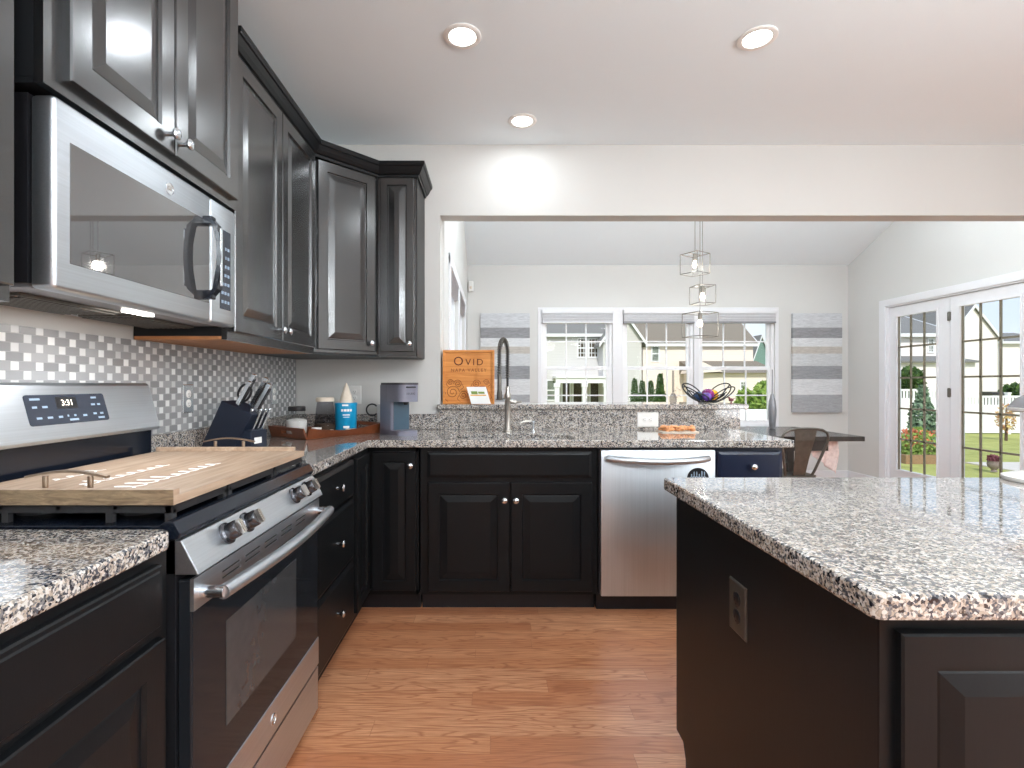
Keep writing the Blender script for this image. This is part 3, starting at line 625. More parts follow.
# sink
t = thing('sink', 'undermounted steel sink below the spring faucet', 'sink', (.09, 2.87, .70))
m = MB(); a, b, c, d = SX0-.008, SX1+.008, SY0-.008, SY1+.008
m.grid([a-.012, a, b, b+.012], [c-.012, c, d, d+.012], lambda i, j: not (i == 1 and j == 1), .70, .873, 'xyz'); m.box(a-.012, b+.012, c-.012, d+.012, .695, .702); m.build('basin', 'steel_x', t)
MB().lathe([(.045, 0), (.045, .003), (.03, .004), (.02, .001), (0, .001)], (.09, 2.85, .702), (0, 0, 1)).build('drain', 'chrome', t, smooth=40)
# faucet
FX, FY = .083, 3.10
t = thing('faucet', 'tall gunmetal spring faucet with pull-down sprayer behind the sink', 'faucet', (FX, FY, .914))
MB().lathe([(.027, 0), (.027, .006), (.0195, .012), (.018, .02), (.018, .20), (.0205, .205), (.0205, .225), (.013, .24), (.012, .275)], (FX, FY, .9145)).build('post', 'nickel', t, smooth=50)
dirv = Vector((-.30, -.95, 0)).normalized(); R = .085
top = [Vector((FX, FY, 1.17)), Vector((FX, FY, 1.26)), Vector((FX, FY, 1.36))]
A = [Vector((FX, FY, 1.375))+dirv*(R-R*math.cos(PI*i/14))+Vector((0, 0, .092*math.sin(PI*i/14))) for i in range(15)]
down = [A[-1]+Vector((0, 0, -.04*k)) for k in range(1, 4)]
path = top+A+down
MB().tube(path, .0075, 10).build('hose', 'plastic_black', t, smooth=50)
m = MB()      # coil spring wound round the hose
cum = [0]
for p, q in zip(path, path[1:]): cum.append(cum[-1]+(q-p).length)
L = cum[-1]; turns = 36; N = turns*8; pts = []
side = dirv.cross(Vector((0, 0, 1)))
for i in range(N+1):
    sL = L*.12+L*.88*i/N; k = max(j for j in range(len(cum)-1) if cum[j] <= sL+1e-9); f = (sL-cum[k])/(cum[k+1]-cum[k]); c = path[k].lerp(path[k+1], f)
    tg = (path[k+1]-path[k]).normalized(); nn = tg.cross(side).normalized(); a = 2*PI*turns*i/N
    pts.append(c+(side*math.cos(a)+nn*math.sin(a))*.0125)
m.tube(pts, .0027, 5); m.build('spring', 'gunmetal', t, smooth=60)
E = down[-1]
MB().lathe([(.010, 0), (.012, -.01), (.0125, -.085), (.0155, -.10), (.0165, -.135), (.0145, -.14), (0, -.14)], E).build('sprayer', 'gunmetal', t, smooth=50)
m = MB(); m.tube([Vector((FX, FY, 1.115)), Vector((E.x, E.y, 1.115))], .006, 8); m.tube(arc((E.x, E.y, 1.115), .018, 0, 2*PI*.999, 20, (1, 0, 0), (0, 1, 0)), .0035, 6); m.build('docking_arm', 'gunmetal', t, smooth=50)
m = MB(); m.lathe([(.013, 0), (.013, .035), (.009, .04)], (FX+.016, FY, 1.094), (1, 0, 0)); m.tube([(FX+.05, FY, 1.094), (FX+.085, FY-.01, 1.096)], .0055, 8); m.build('lever', 'nickel', t, smooth=50)
t = thing('soap_dispenser', 'small nickel soap dispenser right of the faucet', 'soap dispenser', (.238, 3.10, .914))
MB().lathe([(.018, 0), (.018, .004), (.009, .008), (.009, .05), (.012, .055), (.012, .066), (0, .068)], (.238, 3.10, .9145)).build('pump', 'chrome', t, smooth=50)
MB().tube([(.238, 3.10, .975), (.20, 3.09, .98), (.165, 3.075, .972), (.158, 3.073, .960)], .005, 8).build('spout', 'nickel', t, smooth=50)

# ------------------------------------------------------------------ upper cabinets
XU = -.945   # frame plane of the left uppers
def upper(name, lab, y0, y1, z0, z1, xf, doors, knobs):
    t = thing(name, lab, 'cabinet', ((WL+xf)/2, (y0+y1)/2, z0))
    MB().box(WL+.004, xf-.02, y0, y1, z0+.012, z1).build('carcass', 'cab_satin', t)
    MB().box(WL+.004, xf-.02, y0+.001, y1-.001, z0, z0+.012).build('bottom_panel', 'cab_satin' if z0 > 1.6 else 'wood_under', t)
    e = [y0, doors[0][0]+.015]
    for d0, d1 in zip(doors, doors[1:]): e += [d0[1]-.015, d1[0]+.015]
    e += [doors[-1][1]-.015, y1]
    MB().grid(e, [z0, z0+.04, z1-.04, z1], lambda i, j: not (i % 2 == 1 and j == 1), xf-.02, xf, 'yzx').build('face_frame', 'cab', t)
    for (a, b), kn in zip(doors, knobs):
        front('door', t, (xf, a, z0+.03), (0, 1, 0), (1, 0, 0), b-a, z1-z0-.055, RP(), knobs=[((b-a-.028) if kn == 'r' else .028, .045)] if kn else [])
    return t
upper('wall_cabinet', 'grey-lit black wall cabinet cut off at the left edge before the microwave', .40, 1.0, 1.365, 2.42, XU-.005, [(.42, .992)], [None])
upper('wall_cabinet', 'tall black two-door wall cabinet mounted above the microwave', 1.032, 1.802, 1.815, 2.72, -.912, [(1.078, 1.428), (1.434, 1.782)], ['r', 'l'])
upper('wall_cabinet', 'black two-door wall cabinet right of the microwave over the knife block', 1.806, 2.672, 1.362, 2.42, XU, [(1.826, 2.232), (2.238, 2.645)], ['r', 'l'])
# diagonal corner wall cabinet
t = thing('wall_cabinet', 'black diagonal corner wall cabinet above the tray', 'cabinet', (-1.0, 3.0, 1.362))
A2, B2 = Vector((XU-.02, 2.675, 0)), Vector((-.675, 2.95, 0)); u = (B2-A2).normalized(); n = Vector((u.y, -u.x, 0))
fp = [(WL+.004, 2.676), (A2.x, A2.y), (B2.x, B2.y), (B2.x, YB-.004), (WL+.004, YB-.004)]
MB().prism([(x, y, 1.374) for x, y in fp], (0, 0, 1.046)).build('carcass', 'cab', t)
MB().prism([(x, y, 1.362) for x, y in fp], (0, 0, .012)).build('bottom_panel', 'cab_satin', t)
Wd = (B2-A2).length
front('door', t, A2+u*.035+Vector((0, 0, 1.39)), u, n, Wd-.06, 1.0, RP(.052), knobs=[(Wd-.06-.03, .045)])
# narrow end cabinet
t = thing('wall_cabinet', 'narrow black wall cabinet at the right end of the uppers', 'cabinet', (-.56, 3.1, 1.362))
MB().box(-.672, -.449, 2.97, YB-.004, 1.374, 2.42).build('carcass', 'cab_satin', t)
MB().box(-.672, -.449, 2.97, YB-.004, 1.362, 1.374).build('bottom_panel', 'cab_satin', t)
MB().grid([-.672, -.645, -.47, -.449], [1.362, 1.40, 2.385, 2.42], lambda i, j: not (i == 1 and j == 1), 2.95, 2.97, 'xzy').build('face_frame', 'cab', t)
front('door', t, (-.655, 2.95, 1.39), (1, 0, 0), (0, -1, 0), .192, 1.0, RP(.04), knobs=[(.17, .045)])
m = MB(); m.prism([(-.449, 2.952, 1.364), (-.449, YB-.004, 1.364), (-.449, YB-.004, 2.418), (-.449, 2.952, 2.418)], (.004, 0, 0)); m.build('end_panel', 'cab_satin', t)
# crown moulding, mitred along the run
def sweep(mb, prof, path, normals):
    rings = []
    for i, p in enumerate(path):
        if i == 0: n = normals[0]; k = 1
        elif i == len(path)-1: n = normals[-1]; k = 1
        else:
            n = (normals[i-1]+normals[i]).normalized(); k = 1/max(.3, n.dot(normals[i]))
        rings.append([mb.bm.verts.new(Vector((p.x, p.y, 0))+n*k*o+Vector((0, 0, z))) for o, z in prof])
    K = len(prof)
    for A, B in zip(rings, rings[1:]):
        for k in range(K): mb.bm.faces.new((A[k], B[k], B[(k+1) % K], A[(k+1) % K]))
    mb.bm.faces.new(rings[0]); mb.bm.faces.new(rings[-1][::-1]); bmesh.ops.recalc_face_normals(mb.bm, faces=mb.bm.faces[:])
prof = [(.002, 2.395), (.010, 2.395), (.012, 2.408), (.020, 2.412), (.030, 2.428), (.040, 2.448), (.046, 2.452), (.050, 2.462), (.050, 2.474), (.002, 2.474)]
path = [Vector((XU, 1.806)), Vector((XU, 2.668)), Vector((-.672, 2.948)), Vector((-.445, 2.948)), Vector((-.445, YB-.005))]
path = [p.to_3d() for p in path]; nr = []
for p, q in zip(path, path[1:]): dd = (q-p).normalized(); nr.append(Vector((dd.y, -dd.x, 0)))
m = MB(); sweep(m, prof, path, nr); m.build('crown_moulding', 'cab_dulled', label='black stepped crown moulding along the top of the wall cabinets', cat='moulding')
m = MB(); prof2 = [(a, z+.30) for a, z in prof]
pth = [Vector((WL+.01, 1.058, 0)), Vector((-.910, 1.058, 0)), Vector((-.910, 1.84, 0)), Vector((WL+.01, 1.84, 0))]
# tiles
MB().box(WL+.0005, WL+.008, .30, YB-.001, 1.013, 1.36).box(WL+.0005, WL+.008, .30, 1.82, .93, 1.013).build('tile_backsplash', 'tile', kind='structure')
o = bpy.data.objects['tile_backsplash']

# ------------------------------------------------------------------ microwave
MY0, MY1, MX, MZ0, MZ1 = 1.055, 1.797, -.91, 1.402, 1.808
t = thing('microwave', 'stainless over-the-range microwave with black window and vertical handle', 'microwave', (-1.1, 1.44, MZ0))
m = MB(); m.box(WL+.01, MX-.055, MY0, MY1, MZ0+.012, MZ1); m.build('housing', 'plastic_black', t)
m = MB(); m.box(MX-.115, MX-.112, MY0-.003, MY0, MZ0+.02, MZ1-.02); m.box(MX-.17, MX-.166, MY0-.004, MY0, 1.52, 1.74); m.box(MX-.17, MX-.166, MY0-.004, MY0, 1.42, 1.5); m.lathe([(.006, 0), (.005, .004), (0, .005)], (MX-.13, MY0, 1.70), (0, -1, 0), 12); m.build('side_seam_and_screw', 'grey_satin', t)
def slabprof(y0, y1):    # rounded-edge slab front, thickness in x
    return MB().box(MX-.052, MX, y0, y1, MZ0, MZ1-.003, bevel=.010, seg=3)
dY = 1.640
d = slabprof(MY0, dY-.001).build('door', 'steel_y', t, smooth=35)
MB().box(MX-.0015, MX+.0015, 1.094, 1.628, 1.462, 1.722, bevel=.001).build('window', 'mw_glass', d)
m = MB(); m.lathe([(.0175, 0), (.0175, .0018), (.0155, .0024), (.0150, .0012), (0, .0012)], (MX, 1.43, 1.752), (1, 0, 0), 28); e = m.build('emblem', 'chrome', d, smooth=40, label='round maker emblem')
text_mb('GE', .017, (MX+.0022, 1.43, 1.752), (0, 1, 0), (0, 0, 1), .0004).build('lettering', 'nickel', d)
m = MB(); hp = [(MX+.012, 1.605, 1.472), (MX+.040, 1.60, 1.50), (MX+.050, 1.60, 1.56), (MX+.052, 1.60, 1.60), (MX+.050, 1.60, 1.65), (MX+.040, 1.60, 1.70), (MX+.012, 1.605, 1.728)]
for p, q in zip(hp, hp[1:]):
    m.prism([(p[0]-.006, p[1]-.014, p[2]), (p[0]+.008, p[1]-.014, p[2]), (p[0]+.008, p[1]+.014, p[2]), (p[0]-.006, p[1]+.014, p[2])], Vector(q)-Vector(p)+Vector((0, 0, .001)))
m.box(MX, MX+.03, 1.589, 1.617, 1.470, 1.498, bevel=.004); m.box(MX, MX+.03, 1.589, 1.617, 1.702, 1.73, bevel=.004)
m.build('handle', 'black_gloss', d)
MB().box(MX+.056, MX+.060, 1.588, 1.600, 1.51, 1.69, bevel=.0015).build('handle_inlay', 'chrome', d)
c = slabprof(dY+.001, MY1).build('control_side', 'steel_y', t, smooth=35)
MB().box(MX-.001, MX+.0015, 1.692, 1.760, 1.455, 1.722, bevel=.001).build('keypad', 'display', c)
m = MB()
for r in range(7):
    for q in range(3): m.box(MX+.0015, MX+.0022, 1.700+.019*q, 1.712+.019*q, 1.475+.030*r, 1.485+.030*r)
m.build('key_marks', 'grey_print', c)
m = MB(); m.box(WL+.03, MX-.06, MY0+.01, MY1-.01, MZ0+.004, MZ0+.013); m.build('underside', 'grey_satin', t)
for y0 in (1.12, 1.47):
    m = MB(); m.box(-1.20, -1.04, y0, y0+.30, MZ0-.004, MZ0+.004, bevel=.002)
    for k in range(9): m.box(-1.195+.0175*k, -1.187+.0175*k, y0+.01, y0+.29, MZ0-.007, MZ0-.003)
    m.build('grease_filter', 'gunmetal', t)
MB().box(-1.01, -.985, 1.38, 1.48, MZ0-.003, MZ0+.004, bevel=.002).build('task_light_cover', 'lampglow', t)
l = bpy.data.lights.new('hood_light', 'AREA'); l.shape = 'RECTANGLE'; l.size = .022; l.size_y = .09; l.energy = 1.8; o = bpy.data.objects.new('hood_light', l); C.objects.link(o); o.location = (-.995, 1.43, MZ0-.006)

# ------------------------------------------------------------------ range
RY0, RY1 = 1.046, 1.806
RX = -.622      # oven door face
t = thing('gas_range', 'stainless gas range with black glass oven door and backguard display', 'range', (-.95, 1.426, 0))
MB().box(WL+.03, RX-.032, RY0, RY1, .03, .885).build('body', 'plastic_black', t)
for x in (-1.2, -.70):
    for y in (RY0+.04, RY1-.04): MB().lathe([(.02, 0), (.02, .01), (.012, .012), (.012, .03)], (x, y, 0), (0, 0, 1), 12).build('foot', 'plastic_black', t)
d = MB().box(RX-.03, RX, RY0+.004, RY1-.004, .218, .800, bevel=.004).build('oven_door', 'oven_glass', t, label='black glass oven door with steel trims')
MB().box(RX-.004, RX+.003, RY0+.004, RY1-.004, .218, .312, bevel=.002).build('lower_trim', 'steel_y', d)
m = MB().grid([RY0+.004, RY0+.115]+sum([[RY0+.115+.107*k+.085, RY0+.115+.107*(k+1)] for k in range(5)], [])[:-1]+[RY1-.004], [.735, .758, .764, .772, .778, .786, .802], lambda i, j: not (i % 2 == 1 and j in (1, 3)), RX-.004, RX+.004, 'yzx')
m.build('vented_top_trim', 'steel_y', d)
MB().box(RX, RX+.0012, 1.184, 1.60, .41, .655).build('inner_window', 'oven_inner', d)
m = MB(); N = 18; pts = [(RX+.050+.022*math.sin(PI*i/N), RY0+.03+(RY1-RY0-.06)*i/N, .765) for i in range(N+1)]
for k, (px, py, pz) in enumerate(pts): pass
m.tube(pts, .0155, 14); m.build('handle', 'steel_y', d, smooth=60)
for yy in (RY0+.035, RY1-.035): MB().tube([(RX, yy, .765), (RX+.052, yy, .765)], .013, 12).build('handle_bracket', 'chrome', d, smooth=50)
m = MB(); m.lathe([(.015, 0), (.015, .002), (.013, .003), (.0125, .0016), (0, .0016)], (RX+.003, 1.43, .265), (1, 0, 0), 24); m.build('emblem', 'chrome', d, smooth=40)
text_mb('GE', .014, (RX+.005, 1.43, .265), (0, 1, 0), (0, 0, 1), .0004).build('lettering', 'nickel', d)
m = MB(); m.prism([(RX-.03, RY0+.004, .03), (RX-.018, RY0+.004, .03), (RX, RY0+.004, .06), (RX, RY0+.004, .208), (RX-.03, RY0+.004, .208)], (0, RY1-RY0-.008, 0)); m.build('storage_drawer', 'steel_y', t)
# sloped control panel
cp = [(-.700, .812), (-.606, .812), (-.612, .826), (-.642, .882), (-.700, .887)]
m = MB(); m.prism([(x, RY0, z) for x, z in cp], (0, RY1-RY0, 0), bevel=.002); c = m.build('control_panel', 'steel_y', t)
nk = Vector((.88, 0, .47)).normalized()
for yy in (1.195, 1.29, 1.60, 1.70):
    p = Vector((-.627, yy, .853))
    k = MB().lathe([(.026, 0), (.026, .006), (.021, .010), (.020, .030), (.017, .034), (0, .034)], p, nk, 28).build('burner_knob', 'knobdark', c, smooth=40)
    q = nk.cross(Vector((0, 1, 0))).normalized(); b = bmesh.new(); bmesh.ops.create_cube(b, size=1)
    mt = Matrix((( nk.x, 0, q.x, 0), (nk.y, 1, q.y, 0), (nk.z, 0, q.z, 0), (0, 0, 0, 1))); bmesh.ops.scale(b, vec=(.018, .011, .036), verts=b.verts); bmesh.ops.bevel(b, geom=b.edges[:], offset=.003, segments=2, affect='EDGES')
    bmesh.ops.transform(b, matrix=Matrix.Translation(p+nk*.038) @ mt, verts=b.verts); g = MB(); g.merge(b); g.build('knob_grip', 'nickel', k)
m = MB(); m.prism([(x, RY0-.004, z) for x, z in ((WL+.10, .886), (-.645, .886), (-.640, .897), (-.655, .922), (-.67, .924), (-.685, .914), (WL+.10, .914))], (0, RY1-RY0+.008, 0), bevel=.002); m.build('cooktop', 'black_gloss', t)
for y0, y1 in ((RY0+.02, 1.285), (1.295, 1.557), (1.567, RY1-.02)):
    m = MB(); x0, x1, zt = -1.15, -.672, .943
    for x in (x0, x1-.018): m.box(x, x+.018, y0, y1, zt-.012, zt+.008, bevel=.003)
    for y in (y0, y1-.014): m.box(x0, x1, y, y+.014, zt-.010, zt+.008, bevel=.003)
    for k in range(1, 4): yy = y0+(y1-y0)*k/4; m.box(x0, x1, yy-.005, yy+.005, zt-.004, zt+.008, bevel=.002)
    for k in range(1, 4): xx = x0+(x1-x0)*k/4; m.box(xx-.006, xx+.006, y0, y1, zt-.004, zt+.007, bevel=.002)
    for x in (x0, x1-.018):
        for y in (y0, y1-.016): m.box(x, x+.018, y, y+.016, .914, zt, bevel=.003)
    for x in (x0+.12, x1-.14):
        m.box(x, x+.014, y0, y0+.012, .914, zt-.006); m.box(x, x+.014, y1-.012, y1, .914, zt-.006)
    m.build('grate', 'iron', t)
for x in (-1.03, -.80):
    for y in (1.165, 1.69): m = MB(); m.lathe([(.045, 0), (.045, .008), (.03, .012), (.03, .018), (0, .018)], (x, y, .914)); m.build('burner', 'iron', t, smooth=40)
# backguard
bgp = [(-1.262, .90), (-1.212, .90), (-1.212, 1.045), (-1.235, 1.05), (-1.262, 1.05)]
m = MB(); m.prism([(x, RY0, z) for x, z in bgp], (0, RY1-RY0, 0), bevel=.003); m.build('backguard_riser', 'black_gloss', t)
bp = [(-1.265, 1.045), (-1.186, 1.045), (-1.182, 1.055), (-1.222, 1.200), (-1.232, 1.208), (-1.265, 1.208)]
m = MB(); m.prism([(x, RY0, z) for x, z in bp], (0, RY1-RY0, 0), bevel=.002); g = m.build('backguard', 'steel_y', t)
bu = Vector((0, 1, 0)); bv = Vector((-.040, 0, .145)).normalized(); bn = bu.cross(bv)
bo = Vector((-1.182, 0, 1.055))
def onbg(y, s, h=0): return bo+bu*y+bv*s+bn*h
def pane(y0, y1, s0, s1, h, r=.008):
    pts = []
    for cy, cs, a0 in ((y1-r, s1-r, 0), (y0+r, s1-r, PI/2), (y0+r, s0+r, PI), (y1-r, s0+r, 1.5*PI)):
        pts += [onbg(cy+r*math.cos(a0+PI/2*i/4), cs+r*math.sin(a0+PI/2*i/4), -.002) for i in range(5)]
    return MB().prism(pts, bn*(h+.002))
dp = pane(1.312, 1.582, .040, .124, .0012).build('control_display', 'display', g)
pane(1.405, 1.475, .083, .116, .0018, .002).build('clock_window', 'plastic_black', dp)
text_mb('3:31', .024, onbg(1.442, .099, .0022), bu, bv, .0002).build('clock_digits', 'led', dp)
m = MB()
for y, s, w_ in ((1.328, .112, .03), (1.330, .090, .014), (1.360, .090, .016), (1.335, .060, .016), (1.368, .060, .016), (1.403, .060, .013), (1.432, .062, .005), (1.455, .062, .007), (1.486, .060, .014), (1.525, .091, .014), (1.549, .091, .010), (1.525, .063, .012), (1.551, .063, .012), (1.437, .050, .03), (1.53, .112, .02), (1.54, .050, .024)):
    m.prism([onbg(y, s-.0028, .001), onbg(y+w_, s-.0028, .001), onbg(y+w_, s+.0028, .001), onbg(y, s+.0028, .001)], bn*.0008)
m.build('button_marks', 'grey_print', dp)

# wooden stove cover board
t = thing('stove_cover_board', 'pale wooden stove-top board with arched handles and white script on the range grates', 'board', (-.92, 1.41, .953))
BX0, BX1, BY0, BY1 = -1.165, -.660, 1.052, 1.775
MB().box(BX0, BX1, BY0, BY1, .9535, .972, bevel=.0015).build('panel', 'board', t)
MB().box(BX0, BX1, BY0, BY0+.019, .972, .986, bevel=.001).build('end_cleat', 'board', t)
MB().box(BX0, BX1-.03, BY1-.019, BY1, .972, .986, bevel=.0015).build('end_cleat', 'board', t)
MB().box(BX0+.001, BX1-.001, BY0-.0015, BY0, .9545, .9855).build('sawn_end_face', 'board_end', t)
for yy in (BY0+.045, BY1-.008):
    m = MB()
    for x in (-.965, -.868): m.tube([(x, yy, .972), (x, yy, 1.006)], .0055, 10)
    b = [(-1.005+.175*i/12, yy, 1.004+.012*math.sin(PI*i/12)) for i in range(13)]
    for p, q in zip(b, b[1:]): m.prism([(p[0], yy-.006, p[2]-.002), (p[0], yy+.006, p[2]-.002), (p[0], yy+.006, p[2]+.003), (p[0], yy-.006, p[2]+.003)], Vector(q)-Vector(p))
    m.build('handle', 'bronze', t, smooth=40)
m = MB(); scribble(m, (-.80, 1.13, .9735), (0, 1, 0), (-1, 0, 0), .36, .06, .0036, 9, 5); scribble(m, (-.93, 1.16, .9735), (0, 1, 0), (-1, 0, 0), .30, .05, .0032, 8, 8); scribble(m, (-1.05, 1.22, .9735), (0, 1, 0), (-1, 0, 0), .16, .045, .0026, 4, 2)
bmesh.ops.scale(m.bm, vec=(1, 1, .25), space=Matrix.Translation((0, 0, -.9725)), verts=m.bm.verts); m.build('script', 'white_print', t)

# ------------------------------------------------------------------ things on the left counter
CT = .9145
# knife block: local +x is the way the knives lean
KB = (-1.095, 2.14, CT); kr = -.22
t = thing('knife_block', 'navy slanted knife block standing before the tile wall', 'knife block', KB, kr)
def lm(): return MB()
m = MB(); m.prism([(-.125, -.055, 0), (.03, -.055, 0), (.135, -.055, .165), (-.01, -.055, .222)], (0, .11, 0), bevel=.004); m.build('block', 'navy_plastic', t, local=True)
m = MB(); m.prism([(.02, -.05, 0), (.125, -.05, 0), (.125, -.05, .098), (.075, -.05, .105)], (0, .10, 0), bevel=.003); fr = m.build('steak_knife_block', 'navy_plastic', t, local=True)
MB().box(.1252, .1262, -.03, .015, .045, .070).build('label_plate', 'plastic_white', fr, local=True, label='small white label')
MB().box(-.135, .02, -.057, .057, 0, .012, bevel=.003).build('foot', 'plastic_black', t, local=True)
Kmat = Matrix.Translation(Vector(KB)) @ Matrix.Rotation(kr, 4, 'Z')
lean = Vector((.105+.02, 0, .19)).normalized()
big = [(.01, .028, .135, 'upright-most of the big knives, nearest the wall tiles'), (.045, -.03, .115, 'front big knife with a broad steel handle'), (.068, .02, .145, 'middle big knife of the block'), (.112, -.012, .135, 'outermost big knife leaning furthest into the room')]
for x, y, L_, lab in big:
    base = Kmat @ Vector((x, y, .222-(x+.01)*.39)); tip = Matrix.Rotation(kr, 3, 'Z') @ lean
    k = thing('kitchen_knife', 'steel-handled knife in the navy block, '+lab, 'knife', base, group='large knives in the block')
    m = MB(); s2 = Matrix.Rotation(kr, 3, 'Z') @ Vector((0, 1, 0)); n2 = tip.cross(s2)
    q = [base+n2*a+s2*.006 for a in (-.011, .011)]
    m.prism([base-s2*.006-n2*.011+tip*.004, base-s2*.006+n2*.010+tip*.004, base-s2*.006+n2*.013+tip*L_, base-s2*.006-n2*.009+tip*(L_+.006)], s2*.012, bevel=.003); m.build('handle', 'chrome', k)
    m = MB(); m.prism([base-s2*.0065-n2*.0125+tip*.02, base-s2*.0065-n2*.008+tip*.02, base-s2*.0065-n2*.007+tip*(L_-.015), base-s2*.0065-n2*.0115+tip*(L_-.015)], s2*.013); m.build('grip_inlay', 'plastic_black', k)
base = Kmat @ Vector((.028, -.002, .207)); k = thing('kitchen_scissors', 'black-looped kitchen scissors in the navy knife block', 'scissors', base)
tip = Matrix.Rotation(kr, 3, 'Z') @ lean; s2 = Matrix.Rotation(kr, 3, 'Z') @ Vector((0, 1, 0)); n2 = tip.cross(s2)
for sg in (-1, 1): m = MB(); m.tube([base+tip*(.055+.03*math.cos(2*PI*i/18))+n2*(sg*.015+.013*math.sin(2*PI*i/18)) for i in range(18)], .005, 7, closed=True); m.tube([base, base+tip*.028+n2*sg*.012], .005, 7); m.build('finger_loop', 'plastic_black', k, smooth=60)
for i in range(6):
    base = Kmat @ Vector((.082+.03*(i % 2), -.035+.014*i, .104)); tip = Matrix.Rotation(kr, 3, 'Z') @ Vector((.42, 0, .9)).normalized()
    m = MB(); m.tube([base-tip*.004, base+tip*.03, base+tip*.085], [.004, .0055, .006], 8); m.sphere(base+tip*.087, .007, 10)
    m.build('steak_knife', 'chrome', at=base, smooth=60, label='slim steel-handled steak knife in the low front row of the navy block', cat='knife', group='steak knives in the low front row')
# outlets on the tiles
def duplex(name, lab, p, u, n, mat_plate, mat_face, wide=.072, high=.118, horiz=False, cat='outlet'):
    u, n = Vector(u), Vector(n); v = Vector((0, 0, 1)); p = Vector(p); t = thing(name, lab, cat, p)
    W_, H_ = (high, wide) if horiz else (wide, high)
    MB().panel(p-u*W_/2-v*H_/2, u, v, n, W_, H_, [(0, 0), (0, .003), (.003, .005)]).build('cover_plate', mat_plate, t)
    for sg in (-1, 1):
        c = p+(u if horiz else v)*sg*.0195+n*.005
        m = MB().lathe([(.0165, 0), (.0165, .0016), (.0155, .002), (0, .002)], c, n, 20, sx=1, sy=.82 if False else 1); f = m.build('socket', mat_face, t, smooth=40)
        m = MB()
        for k in (-1, 1):
            c2 = c+(v if horiz else u)*k*.006+n*.0021; a, b_ = ((u, v) if horiz else (v, u))
            m.prism([c2-a*.004-b_*.0008, c2+a*.004-b_*.0008, c2+a*.004+b_*.0008, c2-a*.004+b_*.0008], n*.0003)
        c3 = c-(u if horiz else v)*.009*1+n*.0021; m.lathe([(.0022, 0), (.0022, .0003)], c3, n, 10); m.build('slots', 'ink', f)
    return t
duplex('outlet', 'steel-plated outlet on the tiles between range and knife block', (WL+.0085, 2.115, 1.143), (0, 1, 0), (1, 0, 0), 'chrome', 'plastic_white')
duplex('outlet', 'steel-plated outlet on the tiles behind the knife handles', (WL+.0085, 2.94, 1.145), (0, 1, 0), (1, 0, 0), 'chrome', 'plastic_white')
duplex('outlet', 'white outlet on the painted wall behind the turquoise canister', (-.895, YB-.001, 1.135), (1, 0, 0), (0, -1, 0), 'plastic_white', 'plastic_white', wide=.085)
duplex('outlet', 'white sideways outlet on the granite splash above the snack pack', (.982, YB-.0225, .977), (1, 0, 0), (0, -1, 0), 'plastic_white', 'plastic_white', wide=.092, high=.134, horiz=True)
# wooden tray
ta = math.atan2(.39, .30)
t = thing('serving_tray', 'reddish wooden boat-shaped tray with cut-out handles in the counter corner', 'tray', (-.955, 2.93, CT), ta)
Lx, Ly = .235, .15
ix = lambda h, a, f: a+f*h
def traywall(m, p, q, h0, h1, th, outv, hole=False):
    p, q, outv = Vector(p), Vector(q), Vector(outv); n = 14; prev = None; d = q-p
    for i in range(n+1):
        f = i/n; c = p+d*f; hh = h0+(h1-h0)*abs(2*f-1)**1.6; ring = [c, c+outv*th, c+outv*(th+.022)+Vector((0, 0, hh)), c+outv*.022+Vector((0, 0, hh))]
        r = [m.bm.verts.new(x) for x in ring]
        if prev:
            for k in range(4): m.bm.faces.new((prev[k], prev[(k+1) % 4], r[(k+1) % 4], r[k]))
        else: m.bm.faces.new(r)
        prev = r
    m.bm.faces.new(prev[::-1])
m = MB(); m.box(-Lx, Lx, -Ly, Ly, 0, .010, bevel=.002)
traywall(m, (-Lx, -Ly, 0), (Lx, -Ly, 0), .036, .060, .010, (0, -1, 0)); traywall(m, (Lx, Ly, 0), (-Lx, Ly, 0), .036, .060, .010, (0, 1, 0))
bmesh.ops.recalc_face_normals(m.bm, faces=m.bm.faces[:]); m.build('tray_body', 'red_wood', t, local=True)
for sg in (-1, 1):
    m = MB(); e = .010; b = bmesh.new()
    # end wall with an oval hand hole, leaning outward
    m.grid([-Ly-.022, -.05, .05, Ly+.022], [0, .022, .040, .060], lambda i, j: not (i == 1 and j == 1), 0, e, 'yzx')
    m.bm.transform(Matrix.Translation((sg*(Lx) if sg > 0 else -Lx-e, 0, 0)))
    for v in m.bm.verts: v.co.x += sg*v.co.z*.36
    m.build('tray_end', 'red_wood', t, local=True, bevel=.003)
TZ = CT+.0105
# flour jar
def jar(name, lab, cat, x, y, prof, lidprof, lidmat, glass, fill=None, fillmat=None):
    t = thing(name, lab, cat, (x, y, TZ)); MB().lathe(prof, (x, y, TZ)).build('glass_body', glass, t, smooth=50)
    MB().lathe(lidprof, (x, y, TZ), seg=32).build('lid', lidmat, t, smooth=40)
    if fill: MB().lathe(fill, (x, y, TZ)).build('contents', fillmat, t, smooth=50)
    return t
jar('flour_jar', 'squat glass jar of white flour with a black lid on the tray', 'jar', -1.108, 2.865, [(.05, 0), (.056, .006), (.057, .085), (.052, .105), (.044, .118), (.044, .13)], [(.047, .128), (.048, .132), (.048, .15), (.044, .154), (0, .154)], 'plastic_black', 'jar_glass', [(.05, .004), (.054, .008), (.055, .075), (.04, .082), (0, .088)], 'flour')
jar('glass_jar', 'tall tapered glass jar with a cream lid on the tray', 'jar', -.995, 3.005, [(.058, 0), (.062, .006), (.062, .03), (.052, .13), (.046, .17), (.046, .178)], [(.050, .176), (.052, .18), (.052, .196), (.048, .20), (0, .20)], 'cream', 'smoke', [(.055, .004), (.057, .03), (.055, .045), (0, .05)], 'bark')
x, y = -.882, 3.04
